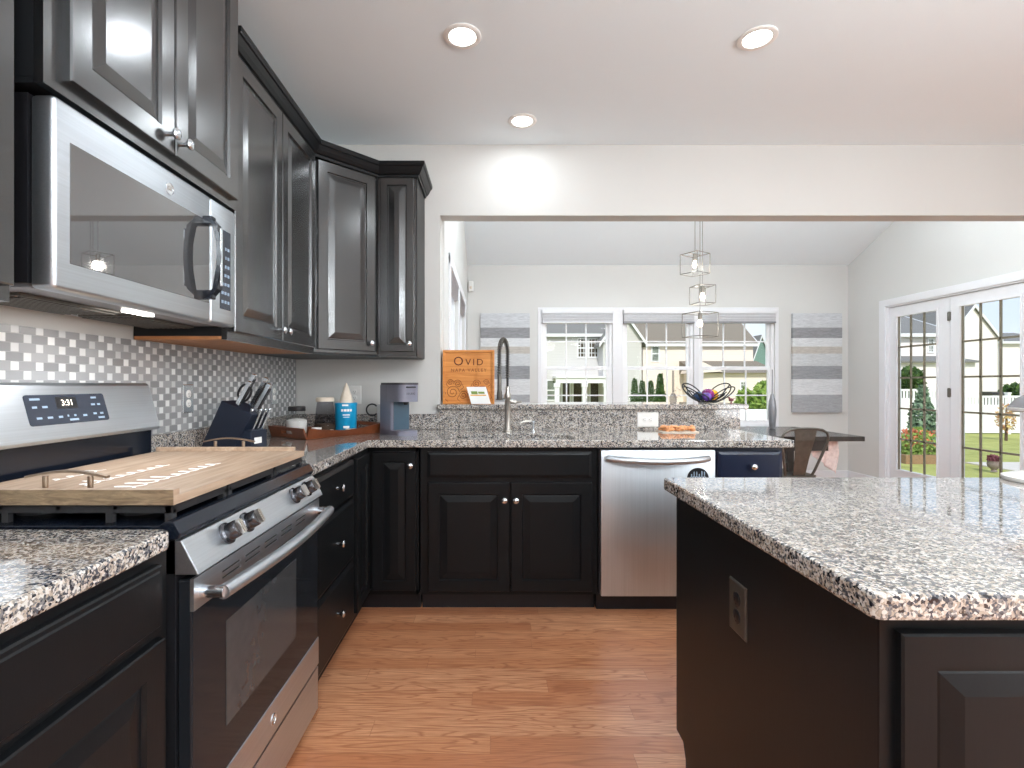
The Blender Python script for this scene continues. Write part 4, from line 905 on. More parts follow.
t = thing('canister', 'turquoise canister with a cream paper cone on top, right end of the tray', 'canister', (x, y, TZ))
MB().lathe([(.058, 0), (.061, .004), (.063, .15), (.065, .152), (.065, .166), (.062, .168), (0, .168)], (x, y, TZ), seg=40).build('tin_body', 'blue_can', t, smooth=40)
m = MB(); m.lathe([(.040, .168), (.030, .21), (.012, .265), (.002, .285), (0, .285)], (x+.002, y, TZ), seg=20); m.build('paper_cone', 'cream', t, smooth=60)
m = MB(); lab_dir = math.atan2(-y, -x)
def onc(a, z, r=.0632): return Vector((x+r*math.cos(a), y+r*math.sin(a), TZ+z))
for z0, z1, spans in ((.118, .132, ((-.45, -.25), (-.20, .05), (.10, .30), (.34, .55))), (.095, .101, ((-.3, .35),)), (.083, .087, ((-.25, .3),)), (.02, .034, ((-.25, .3),)), (.150, .160, ((-.35, .2),))):
    for a, b in spans:
        N = 5
        for i in range(N):
            a0, a1 = lab_dir+a+(b-a)*i/N, lab_dir+a+(b-a)*(i+1)/N; r = .0652 if z0 > .145 else .0634
            m.bm.faces.new([m.bm.verts.new(v) for v in (onc(a0, z0, r), onc(a1, z0, r), onc(a1, z1, r), onc(a0, z1, r))])
m.build('printed_marks', 'white_print', t)
x, y = -.995, 2.86; m = MB().lathe([(.018, 0), (.024, .003), (.027, .034), (.024, .034), (.021, .006), (0, .005)], (x, y, TZ), seg=24); m.build('ramekin', 'plastic_white', at=(x, y, TZ), smooth=40, label='tiny white ramekin in front of the tall glass jar on the tray', cat='ramekin')
x, y = -.935, 2.935; m = MB().lathe([(.012, 0), (.016, .004), (.016, .012), (.01, .016), (0, .017)], (x, y, TZ), seg=20); m.build('tea_light', 'cream', at=(x, y, TZ), smooth=40, label='small pale tea light beside the ramekin on the tray', cat='candle')
x, y = -.83, 2.965; m = MB(); rd = random.Random(4)
for i in range(5): m.sphere((x+rd.uniform(-.02, .02), y+rd.uniform(-.015, .015), TZ+.012), .012, 10, (1.3, .9, .8))
m.build('snack_packet', 'cream', at=(x, y, TZ), smooth=60, label='little cream wrapped sweets before the turquoise canister', cat='packet')
# coffee maker, front faces its local +x
t = thing('coffee_maker', 'slim grey pod coffee maker standing between tray and sink', 'coffee maker', (-.545, 2.935, CT), -.88)
def rr(x0, x1, y0, y1, r, z, corners='all'):
    pts = []
    for cx, cy, a0 in ((x1-r, y1-r, 0), (x0+r, y1-r, PI/2), (x0+r, y0+r, PI), (x1-r, y0+r, 1.5*PI)): pts += [(cx+r*math.cos(a0+PI/2*i/5), cy+r*math.sin(a0+PI/2*i/5), z) for i in range(6)]
    return pts
m = MB(); m.prism(rr(-.13, .02, -.062, .062, .018, .0), (0, 0, .285)); m.build('water_column', 'grey_machine', t, local=True, smooth=30)
m = MB(); m.prism(rr(-.06, .13, -.063, .063, .04, .19), (0, 0, .095)); m.build('brew_head', 'grey_machine', t, local=True, smooth=30)
m = MB(); m.prism(rr(-.132, .132, -.065, .065, .04, .285), (0, 0, .012)); m.build('lid', 'dark_machine', t, local=True, smooth=30)
m = MB(); m.prism(rr(-.125, .13, -.062, .062, .045, .0), (0, 0, .028)); m.build('drip_base', 'grey_machine', t, local=True, smooth=30)
m = MB(); m.box(.0202, .026, -.048, .048, .03, .188); m.build('cup_bay', 'teal_grey', t, local=True)
m = MB(); m.lathe([(.018, .19), (.012, .172), (0, .172)], (.075, 0, 0)); m.build('nozzle', 'plastic_black', t, local=True, smooth=40)
m = MB(); m.box(.10, .138, -.03, .03, .268, .276, bevel=.003); m.build('lid_latch', 'plastic_black', t, local=True)
m = text_mb('KEURIG', .016, (.1305, .0, .235), (0, 1, 0), (0, 0, 1), .0005); m.build('lettering', 'dark_machine', t, local=True)
# mug behind the coffee maker
x, y = -.690, 3.19
t = thing('mug', 'white mug with a black C-shaped handle, mostly behind the coffee maker', 'mug', (x, y, CT))
MB().lathe([(.032, 0), (.038, .004), (.040, .165), (.037, .165), (.034, .008), (0, .008)], (x, y, CT)).build('cup', 'plastic_white', t, smooth=50)
MB().tube(arc((x-.072, y, CT+.128), .036, PI*.22, PI*1.78, 16), .005, 8).build('handle', 'plastic_black', t, smooth=60)
# wooden crate with engraved name
cy = 3.315
t = thing('wooden_crate', 'upright pine wine crate with burnt lettering on the bar top', 'crate', (-.165, cy+.05, 1.0755))
x0, x1, z0, z1 = -.333, .003, 1.0757, 1.425
MB().grid([x0, x0+.014, x1-.014, x1], [z0, z0+.014, z1-.014, z1], lambda i, j: not (i == 1 and j == 1), cy, cy+.105, 'xzy').build('frame', 'pine', t, bevel=.001)
MB().box(x0+.014, x1-.014, cy+.012, cy+.02, z0+.014, z1-.014).build('face_panel', 'pine', t)
MB().box(x0+.014, x1-.014, cy+.095, cy+.104, z0+.014, z1-.014).build('back_panel', 'pine', t)
F0 = cy+.0115
m = text_mb('O', .082, (-.232, F0, 1.350), (1, 0, 0), (0, 0, 1), .0006); m2 = text_mb('VID', .060, (-.128, F0, 1.3445), (1, 0, 0), (0, 0, 1), .0006, space=1.35); m2.bm.to_mesh(tmp := bpy.data.meshes.new('t')); m.bm.from_mesh(tmp); bpy.data.meshes.remove(tmp); m.build('name_lettering', 'burn', t)
text_mb('NAPA VALLEY', .029, (-.165, F0, 1.293), (1, 0, 0), (0, 0, 1), .0005, space=1.35).build('place_lettering', 'burn_soft', t)
m = MB()
for cxx, czz, rr_, sg in ((-.27, 1.15, .045, 1), (-.075, 1.15, .045, -1), (-.235, 1.205, .028, -1), (-.115, 1.205, .028, 1), (-.285, 1.215, .02, 1), (-.05, 1.215, .02, -1), (-.20, 1.13, .03, 1), (-.14, 1.13, .03, -1)):
    m.tube([(cxx+sg*rr_*(1-i/34)*math.cos(i*.42), F0+.0008, czz+rr_*(1-i/34)*math.sin(i*.42)) for i in range(30)], .0022, 4)
    m.tube([(cxx-sg*rr_, F0+.0008, czz), (cxx-sg*rr_*1.3, F0+.0008, czz-rr_*.8), (cxx-sg*rr_*.6, F0+.0008, czz-rr_*1.4)], .002, 4)
m.build('scroll_ornament', 'burn_soft', t)
# leaning card
t = thing('card', 'small white card with green and yellow print leaning before the crate', 'card', (-.10, 3.27, 1.0755))
cu, cv = Vector((1, 0, 0)), Vector((-.28, .16, .95)).normalized(); co = Vector((-.145, 3.262, 1.0765)); cn = cu.cross(cv).normalized()
MB().prism([co, co+cu*.125, co+cu*.125+cv*.115, co+cv*.115], -cn*-.0012).build('sheet', 'white_print', t)
m = MB(); c1 = co+cn*-.0 ; off = cn*.0016 if cn.y < 0 else -cn*.0016
for a, b, cc, d_ in ((.02, .06, .065, .085), (.065, .105, .068, .082)): m.prism([co+cu*a+cv*cc+off, co+cu*b+cv*cc+off, co+cu*b+cv*d_+off, co+cu*a+cv*d_+off], off*.2)
m.build('printed_band', 'leaf_bright', t)
m = MB(); m.prism([co+cu*.01+cv*.055+off, co+cu*.11+cv*.055+off, co+cu*.11+cv*.062+off, co+cu*.01+cv*.062+off], off*.2); m.build('yellow_band', 'yellow', t)
# snack pack
t = thing('snack_pack', 'clear pack of orange snacks lying below the white sideways outlet', 'snack pack', (1.07, 3.08, CT))
m = MB(); rd = random.Random(11)
m.build('tray', 'orange_snack', t) if False else MB().prism([(1.0, 3.03, CT), (1.22, 3.03, CT), (1.23, 3.13, CT), (.99, 3.13, CT)], (0, 0, .006), bevel=.002).build('tray', 'cream', t)
m = MB()
for i in range(70): m.sphere((rd.uniform(1.01, 1.21), rd.uniform(3.04, 3.12), CT+.012+rd.uniform(0, .02)), rd.uniform(.009, .014), 8, (1.3, 1, .8))
m.build('snacks', 'orange_snack', t, kind='stuff', smooth=60)
# fruit bowl on the bar
bx, by, bz = 1.427, 3.44, 1.0755
t = thing('wire_bowl', 'open bowl of black metal leaf loops on the bar top', 'bowl', (bx, by, bz)); m = MB()
m.tube(arc((bx, by, bz+.006), .045, 0, 2*PI*.999, 24, (1, 0, 0), (0, 1, 0)), .004, 6)
for sg in (-1, 1):
    d = Vector((sg*.80, 0, .60)); e = Vector((-sg*.52, .5, .69)); o_ = Vector((bx+sg*.088, by-.01, bz+.072))
    m.tube([o_+d*.088*math.cos(2*PI*i/28)+e*.046*math.sin(2*PI*i/28) for i in range(28)], .0042, 7, closed=True)
    d = Vector((sg*.84, 0, .54)); o_ = Vector((bx+sg*.095, by-.05, bz+.058))
    m.tube([o_+d*.09*math.cos(2*PI*i/28)+e*.028*math.sin(2*PI*i/28) for i in range(28)], .0042, 7, closed=True)
    m.tube([(bx+sg*.03, by, bz+.006), (bx+sg*.09, by-.02, bz+.045), (bx+sg*.155, by-.02, bz+.125)], .004, 7)
for a, tilt, L_ in ((.8, 1.0, .12), (PI+.8, .8, .11), (-.8, .8, .11), (PI-.8, 1.0, .12)):
    d = Vector((math.cos(a)*math.cos(tilt*.72), math.sin(a)*math.cos(tilt*.72), math.sin(tilt*.72))); s2 = Vector((-math.sin(a), math.cos(a), 0)); o_ = Vector((bx+.03*math.cos(a), by+.03*math.sin(a), bz+.006))
    m.tube([o_+d*(L_/2-L_/2*math.cos(2*PI*i/22))+s2*.05*math.sin(2*PI*i/22) for i in range(22)], .0038, 6, closed=True)
    m.tube([o_, o_+d*L_*.5+Vector((0, 0, -.01)), o_+d*(L_+.02)], .0035, 6)
m.build('leaf_loops', 'iron', t, smooth=60)
for dx, dy, r_, mt, lab in ((.012, -.008, .042, 'purple', 'glossy purple ball in the black wire bowl'), (.052, .012, .038, 'yellow', 'golden yellow ball at the right of the black wire bowl'), (-.048, -.002, .032, 'blueglass', 'slate blue ball at the left of the black wire bowl'), (-.012, -.052, .030, 'violet', 'violet-blue ball at the front of the black wire bowl')):
    p = (bx+dx, by+dy, bz+.014+r_); MB().sphere(p, r_, 24).build('decorative_ball', mt, at=(p[0], p[1], p[2]), smooth=80, label=lab, cat='ball', group='balls in the wire bowl')
# clear bottle vase with dried stems
x, y = 1.215, 3.46; t = thing('bud_vase', 'slim clear vase with pale dried stems left of the wire bowl', 'vase', (x, y, 1.0755))
MB().lathe([(.02, 0), (.024, .01), (.024, .04), (.008, .07), (.007, .215), (.009, .22)], (x, y, 1.0755)).build('glass_body', 'smoke', t, smooth=50)
m = MB(); rd = random.Random(2)
for i in range(9):
    q = Vector((x+rd.uniform(.0, .06), y+rd.uniform(-.02, .02), 1.085+rd.uniform(.03, .12))); m.tube([Vector((x+.01, y, 1.08)), q], .0012, 4); m.sphere(q, .007, 8, (1, 1, .7))
m.build('dried_stems', 'cream', t, smooth=60)
x, y = 1.590, 3.42; t = thing('figurine', 'tiny dark bird figurine at the right end of the bar top', 'figurine', (x, y, 1.0755))
m = MB(); m.lathe([(.008, 0), (.005, .004), (.002, .012)], (x, y, 1.0755), seg=12); m.sphere((x, y, 1.0755+.022), .013, 14, (1.3, .8, .9)); m.sphere((x-.013, y, 1.0755+.036), .007, 12); m.lathe([(.003, 0), (0, .010)], (x-.019, y, 1.0755+.036), (-1, 0, 0), 8); m.prism([(x+.008, y-.003, 1.0975), (x+.030, y-.003, 1.110), (x+.012, y-.003, 1.106)], (0, .006, 0)); m.build('bird_body', 'mauve_leaf', t, smooth=60)

# ------------------------------------------------------------------ island
t = thing('kitchen_island', 'black kitchen island cabinet in the right foreground', 'island', (1.35, 1.15, 0))
IX0, IX1, IY0, IY1 = .560, 2.14, .745, 1.565
m = MB(); m.prism([(IX0, IY0, 0), (IX0, IY1-.075, 0), (IX0, IY1-.075, .105), (IX0, IY1-.055, .145), (IX0, IY1, .145) if False else (IX0, IY1, .145), (IX0, IY1, .875), (IX0, IY0, .875)], (.02, 0, 0)); m.build('end_panel', 'cab_satin', t)
MB().box(IX0+.02, IX1, IY0+.02, IY1-.02, .105, .872).build('carcass', 'cab_satin', t)
MB().box(IX0+.02, IX1, IY0+.07, IY1-.08, 0, .105).build('toe_kick', 'toe', t)
ew = [IX0+.02, .60]; doors = []
w_ = (IX1-.60)/3
for k in range(3): doors.append((.582+w_*k, .582+w_*(k+1)-.006))
MB().box(IX0, IX0+.022, IY0-.004, IY0, 0, .875).build('corner_trim', 'cab_dulled', t)
MB().grid([IX0+.02, .60, .60+w_-.03, .60+w_, .60+2*w_-.03, .60+2*w_, IX1-.03, IX1], [.105, .135, .835, .875], lambda i, j: not (i % 2 == 1 and j == 1), IY0, IY0+.02, 'xzy').build('face_frame', 'cab_dulled', t)
for a, b in doors: front('door', t, (a, IY0, .125), (1, 0, 0), (0, -1, 0), b-a, .722, RP(.047), 'cab_dulled', knobs=[((b-a)-.025, .66)])
for a, b in doors: front('door', t, (b, IY1-.02, .125), (-1, 0, 0), (0, 1, 0), b-a, .722, RP(.047), 'cab_dulled', knobs=[(.025, .66)])
rounded(.525, 2.18, .703, 1.587, .876, .914, ('sw', 'nw', 'ne', 'se'), .014).build('worktop', 'granite', label='polished granite slab on top of the kitchen island', cat='worktop', bevel=.006)
duplex('outlet', 'dark grey outlet on the left end panel of the island', (IX0-.0005, 1.165, .692), (0, -1, 0), (-1, 0, 0), 'gunmetal', 'plastic_black', wide=.078, high=.118)
# lamp on the far right end of the island
x, y = 1.655, 1.50
t = thing('table_lamp', 'small lamp with a grey metal dome shade cut off by the right picture edge', 'lamp', (x, y, CT))
MB().lathe([(.115, 0), (.118, .004), (.118, .012), (.10, .018), (.012, .022)], (x, y, CT), seg=40).build('base', 'plastic_white', t, smooth=40)
m = MB(); m.lathe([(.007, .02), (.007, .24)], (x, y, CT), seg=12); m.lathe([(.012, .066), (.014, .072), (.012, .078)], (x, y, CT), seg=16); m.lathe([(.012, .145), (.014, .15), (.012, .156)], (x, y, CT), seg=16); m.build('stem', 'nickel', t, smooth=50)
MB().lathe([(.100, .218), (.102, .221), (.085, .245), (.05, .268), (.015, .278), (0, .279)], (x, y, CT), seg=40).build('shade', 'grey_satin', t, smooth=50)
MB().lathe([(.102, .209), (.104, .213), (.104, .2185), (.100, .2195)], (x, y, CT), seg=40).build('shade_rim', 'plastic_white', t, smooth=50)

# ------------------------------------------------------------------ ceiling lights
dl = [(-.14, 2.255, 'left of the two large front ceiling downlights'), (1.17, 2.268, 'rightmost ceiling downlight, above the island'), (.165, 2.98, 'small-looking ceiling downlight nearest the opening')]
extra = [(-.14, .6), (1.17, .6), (2.6, 2.2), (2.6, .6), (-.14, -1.2), (1.4, -1.2), (3.0, -1.2), (.6, -3.0), (2.6, -3.0)]  # downlights added out of view to help light the room
for i, q in enumerate(dl+extra):
    lab = ('recessed white downlight, '+q[2]) if len(q) == 3 else 'added fill downlight in the ceiling beyond the picture'
    t = thing('ceiling_downlight', lab, 'ceiling light', (q[0], q[1], CZ), group='recessed ceiling downlights')
    MB().lathe([(.082, 0), (.084, -.004), (.078, -.008), (.060, -.006), (.058, 0)], (q[0], q[1], CZ), seg=40).build('trim_ring', 'plastic_white', t, smooth=50)
    MB().lathe([(.059, -.001), (.058, -.005), (0, -.008)], (q[0], q[1], CZ), seg=32).build('lens', 'lampglow', t, smooth=50)
    l = bpy.data.lights.new('downlight', 'AREA'); l.shape = 'DISK'; l.size = .11; l.energy = 3; l.color = LAMP
    o = bpy.data.objects.new('downlight', l); C.objects.link(o); o.location = (q[0], q[1], CZ-.012)

# fill globes added out of view, behind the camera and over the island
for q, lab in (((.1, -.55), 'added fill globe behind the camera on the range side'), ((1.5, -.75), 'added fill globe behind the camera in the middle'), ((3.0, -.35), 'added fill globe behind the camera on the window side'), ((1.05, .62), 'added fill globe over the near end of the island'), ((1.95, .80), 'added fill globe over the middle of the island')):
    t = thing('fill_globe', lab, 'pendant light', (q[0], q[1], 2.25), group='added fill globes')
    MB().tube([(q[0], q[1], 2.33), (q[0], q[1], CZ-.01)], .006, 8).build('stem', 'zinc', t)
    MB().sphere((q[0], q[1], 2.22), .10, 24).build('globe', 'lampglow', t, smooth=80)
    for dz in (-.14,):
        l = bpy.data.lights.new('fill_globe_light', 'POINT'); l.energy = 122 if q[1] < 0 else 42; l.color = LAMP; l.shadow_soft_size = .13; o = bpy.data.objects.new('fill_globe_light', l); C.objects.link(o); o.location = (q[0], q[1], 2.22)
for q, lab in (((.7, 3.95), 'added fill globe high under the sloped ceiling, left side'), ((3.2, 3.95), 'added fill globe high under the sloped ceiling, door side')):  # lamps added above the opening, out of view, to brighten the sun room
    t = thing('fill_globe', lab, 'pendant light', (q[0], q[1], 3.0), group='added fill globes in the sun room')
    MB().tube([(q[0], q[1], 3.09), (q[0], q[1], vz(q[1])-.01)], .006, 8).build('stem', 'zinc', t)
    MB().sphere((q[0], q[1], 3.0), .10, 24).build('globe', 'lampglow', t, smooth=80)
    l = bpy.data.lights.new('fill_globe_light', 'POINT'); l.energy = 105; l.color = LAMP; l.shadow_soft_size = .13; o = bpy.data.objects.new('fill_globe_light', l); C.objects.link(o); o.location = (q[0], q[1], 3.0)
# ------------------------------------------------------------------ sun room
def canvas(lab, x, z):
    t = thing('canvas_print', lab, 'wall art', (x, YF, z)); o = MB().box(x, x+.61, YF-.04, YF-.002, z, z+1.226, bevel=.002)
    o.bm.transform(Matrix.Translation((-x, -YF, -z))); me = o.build('canvas', 'canvas', t, local=True); return t
canvas('striped grey plank canvas left of the windows, behind the faucet', (480.5-CX)*YF/F, H-(412.3-CY)*YF/F)
canvas('striped grey plank canvas on the far wall right of the windows', (791-CX)*YF/F, H-(412.3-CY)*YF/F)
p = P(471, 286.5, YF); m = MB().box(p.x-.03, p.x+.03, YF-.045, YF-.001, p.z-.07, p.z+.06, bevel=.008); s = m.build('motion_sensor', 'plastic_white', at=(p.x, YF, p.z), label='small white motion sensor high in the left far corner', cat='sensor')
MB().sphere((p.x, YF-.043, p.z-.02), .016, 14, (1, .4, 1.2)).build('lens', 'cream', s, smooth=60)
# table
t = thing('dining_table', 'dark dining table beyond the counter before the windows', 'table', (2.35, 4.76, 0))
TX0, TX1, TY0, TY1 = 1.62, 3.10, 4.26, 5.26
MB().box(TX0, TX1, TY0, TY1, .725, .765, bevel=.004).build('tabletop', 'dark_table', t)
MB().grid([TX0+.07, TX0+.095, 2.82, 2.845], [TY0+.08, TY0+.105, TY1-.105, TY1-.08], lambda i, j: not (i == 1 and j == 1), .635, .725, 'xyz').build('apron', 'dark_table', t)
for x in (TX0+.08, 2.50):
    for y in (TY0+.09, TY1-.14): m = MB(); m.prism([(x, y, .64), (x+.06, y, .64), (x+.05, y, 0), (x+.015, y, 0)], (0, .05, 0)); m.build('leg', 'dark_table', t)
# chairs
def chair(lab, x, y, rz):
    t = thing('dining_chair', lab, 'chair', (x, y, 0), rz, group=None)
    m = MB(); pts = []
    for cx, cy, a0 in ((.12, .13, 0), (-.12, .13, PI/2), (-.11, -.12, PI), (.11, -.12, 1.5*PI)): pts += [(cx+.06*math.cos(a0+PI/2*i/5), cy+.06*math.sin(a0+PI/2*i/5), .435) for i in range(6)]
    m.prism(pts, (0, 0, .02), bevel=.006); m.build('seat', 'gunmetal', t, local=True)
    m = MB(); b = []
    for z, wd, yy in ((.45, .052, -.165), (.60, .062, -.20), (.75, .082, -.235), (.835, .096, -.245)): b.append((z, wd, yy))
    for (z, a, yy), (z2, a2, y2) in zip(b, b[1:]): m.prism([(-a, yy, z), (a, yy, z), (a2, y2, z2), (-a2, y2, z2)], (0, .006, 0))
    m.build('backrest', 'gunmetal', t, local=True)
    hp = [(.11, -.155, .44), (.13, -.175, .50), (.165, -.205, .62), (.195, -.23, .73), (.200, -.238, .775), (.185, -.243, .81), (.14, -.247, .835), (.07, -.25, .845), (0, -.25, .847)]
    hp = hp+[(-a, b_, c) for a, b_, c in hp[-2::-1]]
    MB().tube(hp, .0105, 10).build('back_hoop', 'gunmetal', t, local=True, smooth=60)
    for sx_ in (-1, 1):
        for sy_ in (-1, 1): m = MB(); m.prism([(sx_*.13-.018, sy_*.13-.018, .436), (sx_*.13+.018, sy_*.13-.018, .436), (sx_*.13+.018, sy_*.13+.018, .436), (sx_*.13-.018, sy_*.13+.018, .436)], (sx_*.075, sy_*.085, -.436)); m.build('leg', 'gunmetal', t, local=True)
    m = MB(); m.tube([(-.15, -.15, .25), (.15, .15, .25)], .006, 6); m.tube([(.15, -.15, .25), (-.15, .15, .25)], .006, 6); m.build('cross_brace', 'gunmetal', t, local=True)
    return t
chair('bronze metal bistro chair with hooped back at the near side of the dining table', 2.475, 4.33, .10)
# pink cloth over the far chair
t = MB(); rd = random.Random(3); NX, NZ = 22, 14
cx0, cx1 = 2.70, 2.97
g = [[None]*(NZ+1) for _ in range(NX+1)]
for i in range(NX+1):
    for j in range(NZ+1):
        f = i/NX; h = j/NZ; x = cx0-.10*(1-h)**.0*0+(cx0+(cx1-cx0)*f)-cx0; z = .7245-h*(.08+.22*f)
        g[i][j] = t.bm.verts.new((cx0+(cx1-cx0)*f+(0 if h < .01 else .01*math.sin(h*5)), 4.42+.018*math.sin(f*17+h*2)*(.4+h), z))
for i in range(NX):
    for j in range(NZ): t.bm.faces.new((g[i][j], g[i+1][j], g[i+1][j+1], g[i][j+1]))
o = t.build('cloth', 'pink_cloth', smooth=60, label='pink patterned cloth hanging below the right end of the dining table', cat='cloth')
sd = o.modifiers.new('solid', 'SOLIDIFY'); sd.thickness = .003
MB  # the cloth is tucked between top and apron
# slim grey vase on the table
x, y = 2.745, 5.03; t = thing('floor_vase', 'slim grey bottle vase with a long thin neck on the dining table', 'vase', (x, y, .7655)); t.name = 'bottle_vase'; ROOT['bottle_vase'] = ROOT.pop('floor_vase')
MB().lathe([(.022, 0), (.026, .01), (.036, .12), (.038, .18), (.030, .27), (.016, .33), (.008, .345), (.005, .40), (.004, .58)], (x, y, .7655)).build('vase_body', 'grey_satin', t, smooth=60)
# pendants
def pendant(px, py, half, rz, lab, dx):
    Y = 4.75; p = P(px, py, Y); t = thing('pendant_light', lab, 'pendant light', (p.x, Y, p.z), group='cube pendants in the sun room'); R3 = Matrix.Rotation(rz, 3, 'Z') @ Matrix.Rotation(dx, 3, 'X'); m = MB()
    cs = [R3 @ Vector((a, b, c))*half+p for a in (-1, 1) for b in (-1, 1) for c in (-1, 1)]
    for i in range(8):
        for j in range(i+1, 8):
            if bin(i ^ j).count('1') == 1: m.tube([cs[i], cs[j]], .0042, 6)
    tp = p+Vector((0, 0, half)); m.tube([R3 @ Vector((-half, 0, half))+p, R3 @ Vector((half, 0, half))+p], .004, 6); m.build('cage', 'zinc', t)
    MB().lathe([(.018, 0), (.018, -.055), (.013, -.06)], tp, seg=16).build('socket', 'zinc', t, smooth=50)
    MB().lathe([(.012, -.055), (.015, -.07), (.024, -.09), (.026, -.108), (.018, -.126), (0, -.132)], tp, seg=20).build('bulb', 'bulb', t, smooth=60)
    zc = vz(Y)-.003
    MB().tube([tp, Vector((p.x, Y, zc-.02))], .0028, 6).build('cord', 'zinc', t)
    MB().lathe([(.05, .008), (.05, -.02), (.01, -.03), (0, -.03)], (p.x, Y, zc), seg=24).build('canopy', 'zinc', t, smooth=40)
    l = bpy.data.lights.new('bulb_light', 'POINT'); l.energy = 7; l.color = (1, .93, .85); l.shadow_soft_size = .04; o = bpy.data.objects.new('bulb_light', l); C.objects.link(o); o.location = p+Vector((0, 0, half-.105))
pendant(695, 264, .092, .55, 'topmost of the three cube wire pendants', 0)
pendant(702.5, 295, .082, .16, 'middle one of the three cube wire pendants', 0)
pendant(700, 325, .110, .40, 'lowest and widest of the three cube wire pendants, in front of the windows', 0)

# ------------------------------------------------------------------ outside
GZ = -.8
structure(MB().box(-40, 60, YF+.3, 70, GZ-.2, GZ).box(WR+.4, 60, -6, YF+.3, GZ-.2, GZ), 'lawn', 'grass')
structure(MB().grid([WR+.16, 11.9, 17], [1.0, 10.6, 12.9], lambda i, j: i == 1 or j == 0, GZ, GZ+.03, 'xyz'), 'patio', 'concrete')
def leaves(mb, n, samp, size, seed=1, up=.3):
    rd = random.Random(seed)
    for _ in range(n):
        p = samp(rd); a = Vector((rd.gauss(0, 1), rd.gauss(0, 1), rd.gauss(0, 1)+up)).normalized(); b = a.cross(Vector((rd.gauss(0, 1), rd.gauss(0, 1), rd.gauss(0, 1)))).normalized(); s = size*rd.uniform(.6, 1.3)
        mb.bm.faces.new([mb.bm.verts.new(p+v) for v in (a*s, b*s*.5, -a*s, -b*s*.5)])
def cone_s(x, y, z, r, h, top=.1):
    def f(rd):
        t = rd.random()**1.3; a = rd.random()*2*PI; rr_ = r*((1-t**1.8)*(1-top)+top)*(.65+.4*rd.random())*(.9+.1*math.sin(t*14)); return Vector((x+rr_*math.cos(a), y+rr_*math.sin(a), z+h*t))
    return f
def ball_s(x, y, z, rx, rz_):
    def f(rd):
        v = Vector((rd.gauss(0, 1), rd.gauss(0, 1), rd.gauss(0, 1))).normalized()*(.6+.45*rd.random()); return Vector((x+v.x*rx, y+v.y*rx, z+v.z*rz_))
    return f
def tree(name, lab, cat, x, y, r, h, mat, kind, n=3500, size=.12, trunk=.3, group=None, top=.1):
    t = thing(name, lab, cat, (x, y, GZ), group=group); r = r*1.28 if name == 'arborvitae' else r; MB().tube([(x, y, GZ), (x+.02, y, GZ+h*.5), (x, y, GZ+h*.9)], [r*.09+.02, r*.06+.02, .01], 8).build('trunk', 'bark', t)
    m = MB(); sp_ = cone_s(x, y, GZ+trunk, r, h-trunk, top) if kind == 'cone' else ball_s(x, y, GZ+trunk+(h-trunk)/2, r, (h-trunk)/2)
    m.sphere((x, y, GZ+trunk+(h-trunk)*.45), 1, 12, (r*.5, r*.5, (h-trunk)*.38)) if kind != 'open' and mat != 'leaf_blue' else None
    leaves(m, n, sp_, size, int(abs(x*13+y*7))); m.build('foliage', mat, t)
def tpx(px0, px1, pytop, Y): a, b = P(px0, pytop, Y), P(px1, pytop, Y); return (a.x+b.x)/2, (b.x-a.x)/2, a.z-GZ
for px0, px1, pt, lab in ((631, 638.5, 380, 'slim dark evergreen, leftmost of the row beyond the middle window'), (638.7, 646, 382, 'slim dark evergreen second from left beyond the middle window'), (646.5, 655, 382, 'olive-green evergreen third from left beyond the middle window'), (655.3, 665, 375, 'tallest pointed evergreen at the right of the row beyond the middle window')):
    x, r, h = tpx(px0, px1, pt, 24); tree('arborvitae', lab, 'tree', x, 24, r, h, 'leaf_dark', 'cone', 2600, .12, .1, 'evergreens beyond the middle window', top=.12)
x, r, h = tpx(738, 752, 388, 18); tree('young_tree', 'yellow-green young tree beyond the right window, left one', 'tree', x, 18, r*1.2, h, 'leaf_bright', 'ball', 1600, .09, .5)
x, r, h = tpx(752, 776, 382, 17); tree('young_tree', 'bright green bushy tree beyond the right window, right one', 'tree', x, 17, r, h, 'leaf_bright', 'ball', 2600, .1, .3)
x, r, h = tpx(900, 921, 367, 26.5); tree('young_tree', 'round olive tree behind the fence seen through the left glass door', 'tree', x, 26.5, r, h, 'leaf_dark', 'ball', 3000, .14, 1)
x, r, h = tpx(908, 937, 386, 15.5); tree('spruce', 'open blue-green spruce before the fence seen through the left glass door', 'tree', x, 15.5, r, h, 'leaf_blue', 'cone', 1500, .09, .1)
x, r, h = tpx(932, 952, 430, 14.2); tree('shrub', 'bright green rounded shrub right of the spruce', 'shrub', x, 15, r, h, 'leaf_bright', 'ball', 2500, .07, .02)
x, r, h = tpx(1002, 1034, 384, 30); tree('shrub', 'dark clipped shrub beyond the fence seen through the right glass door', 'shrub', x, 30, r, h, 'leaf_dark', 'ball', 4000, .14, .2)
x, r, h = tpx(998, 1014, 404, 18); tree('young_tree', 'thin reddish young tree on the lawn seen through the right glass door', 'tree', x, 18, r, h, 'leaf_pink', 'open', 300, .06, .3)
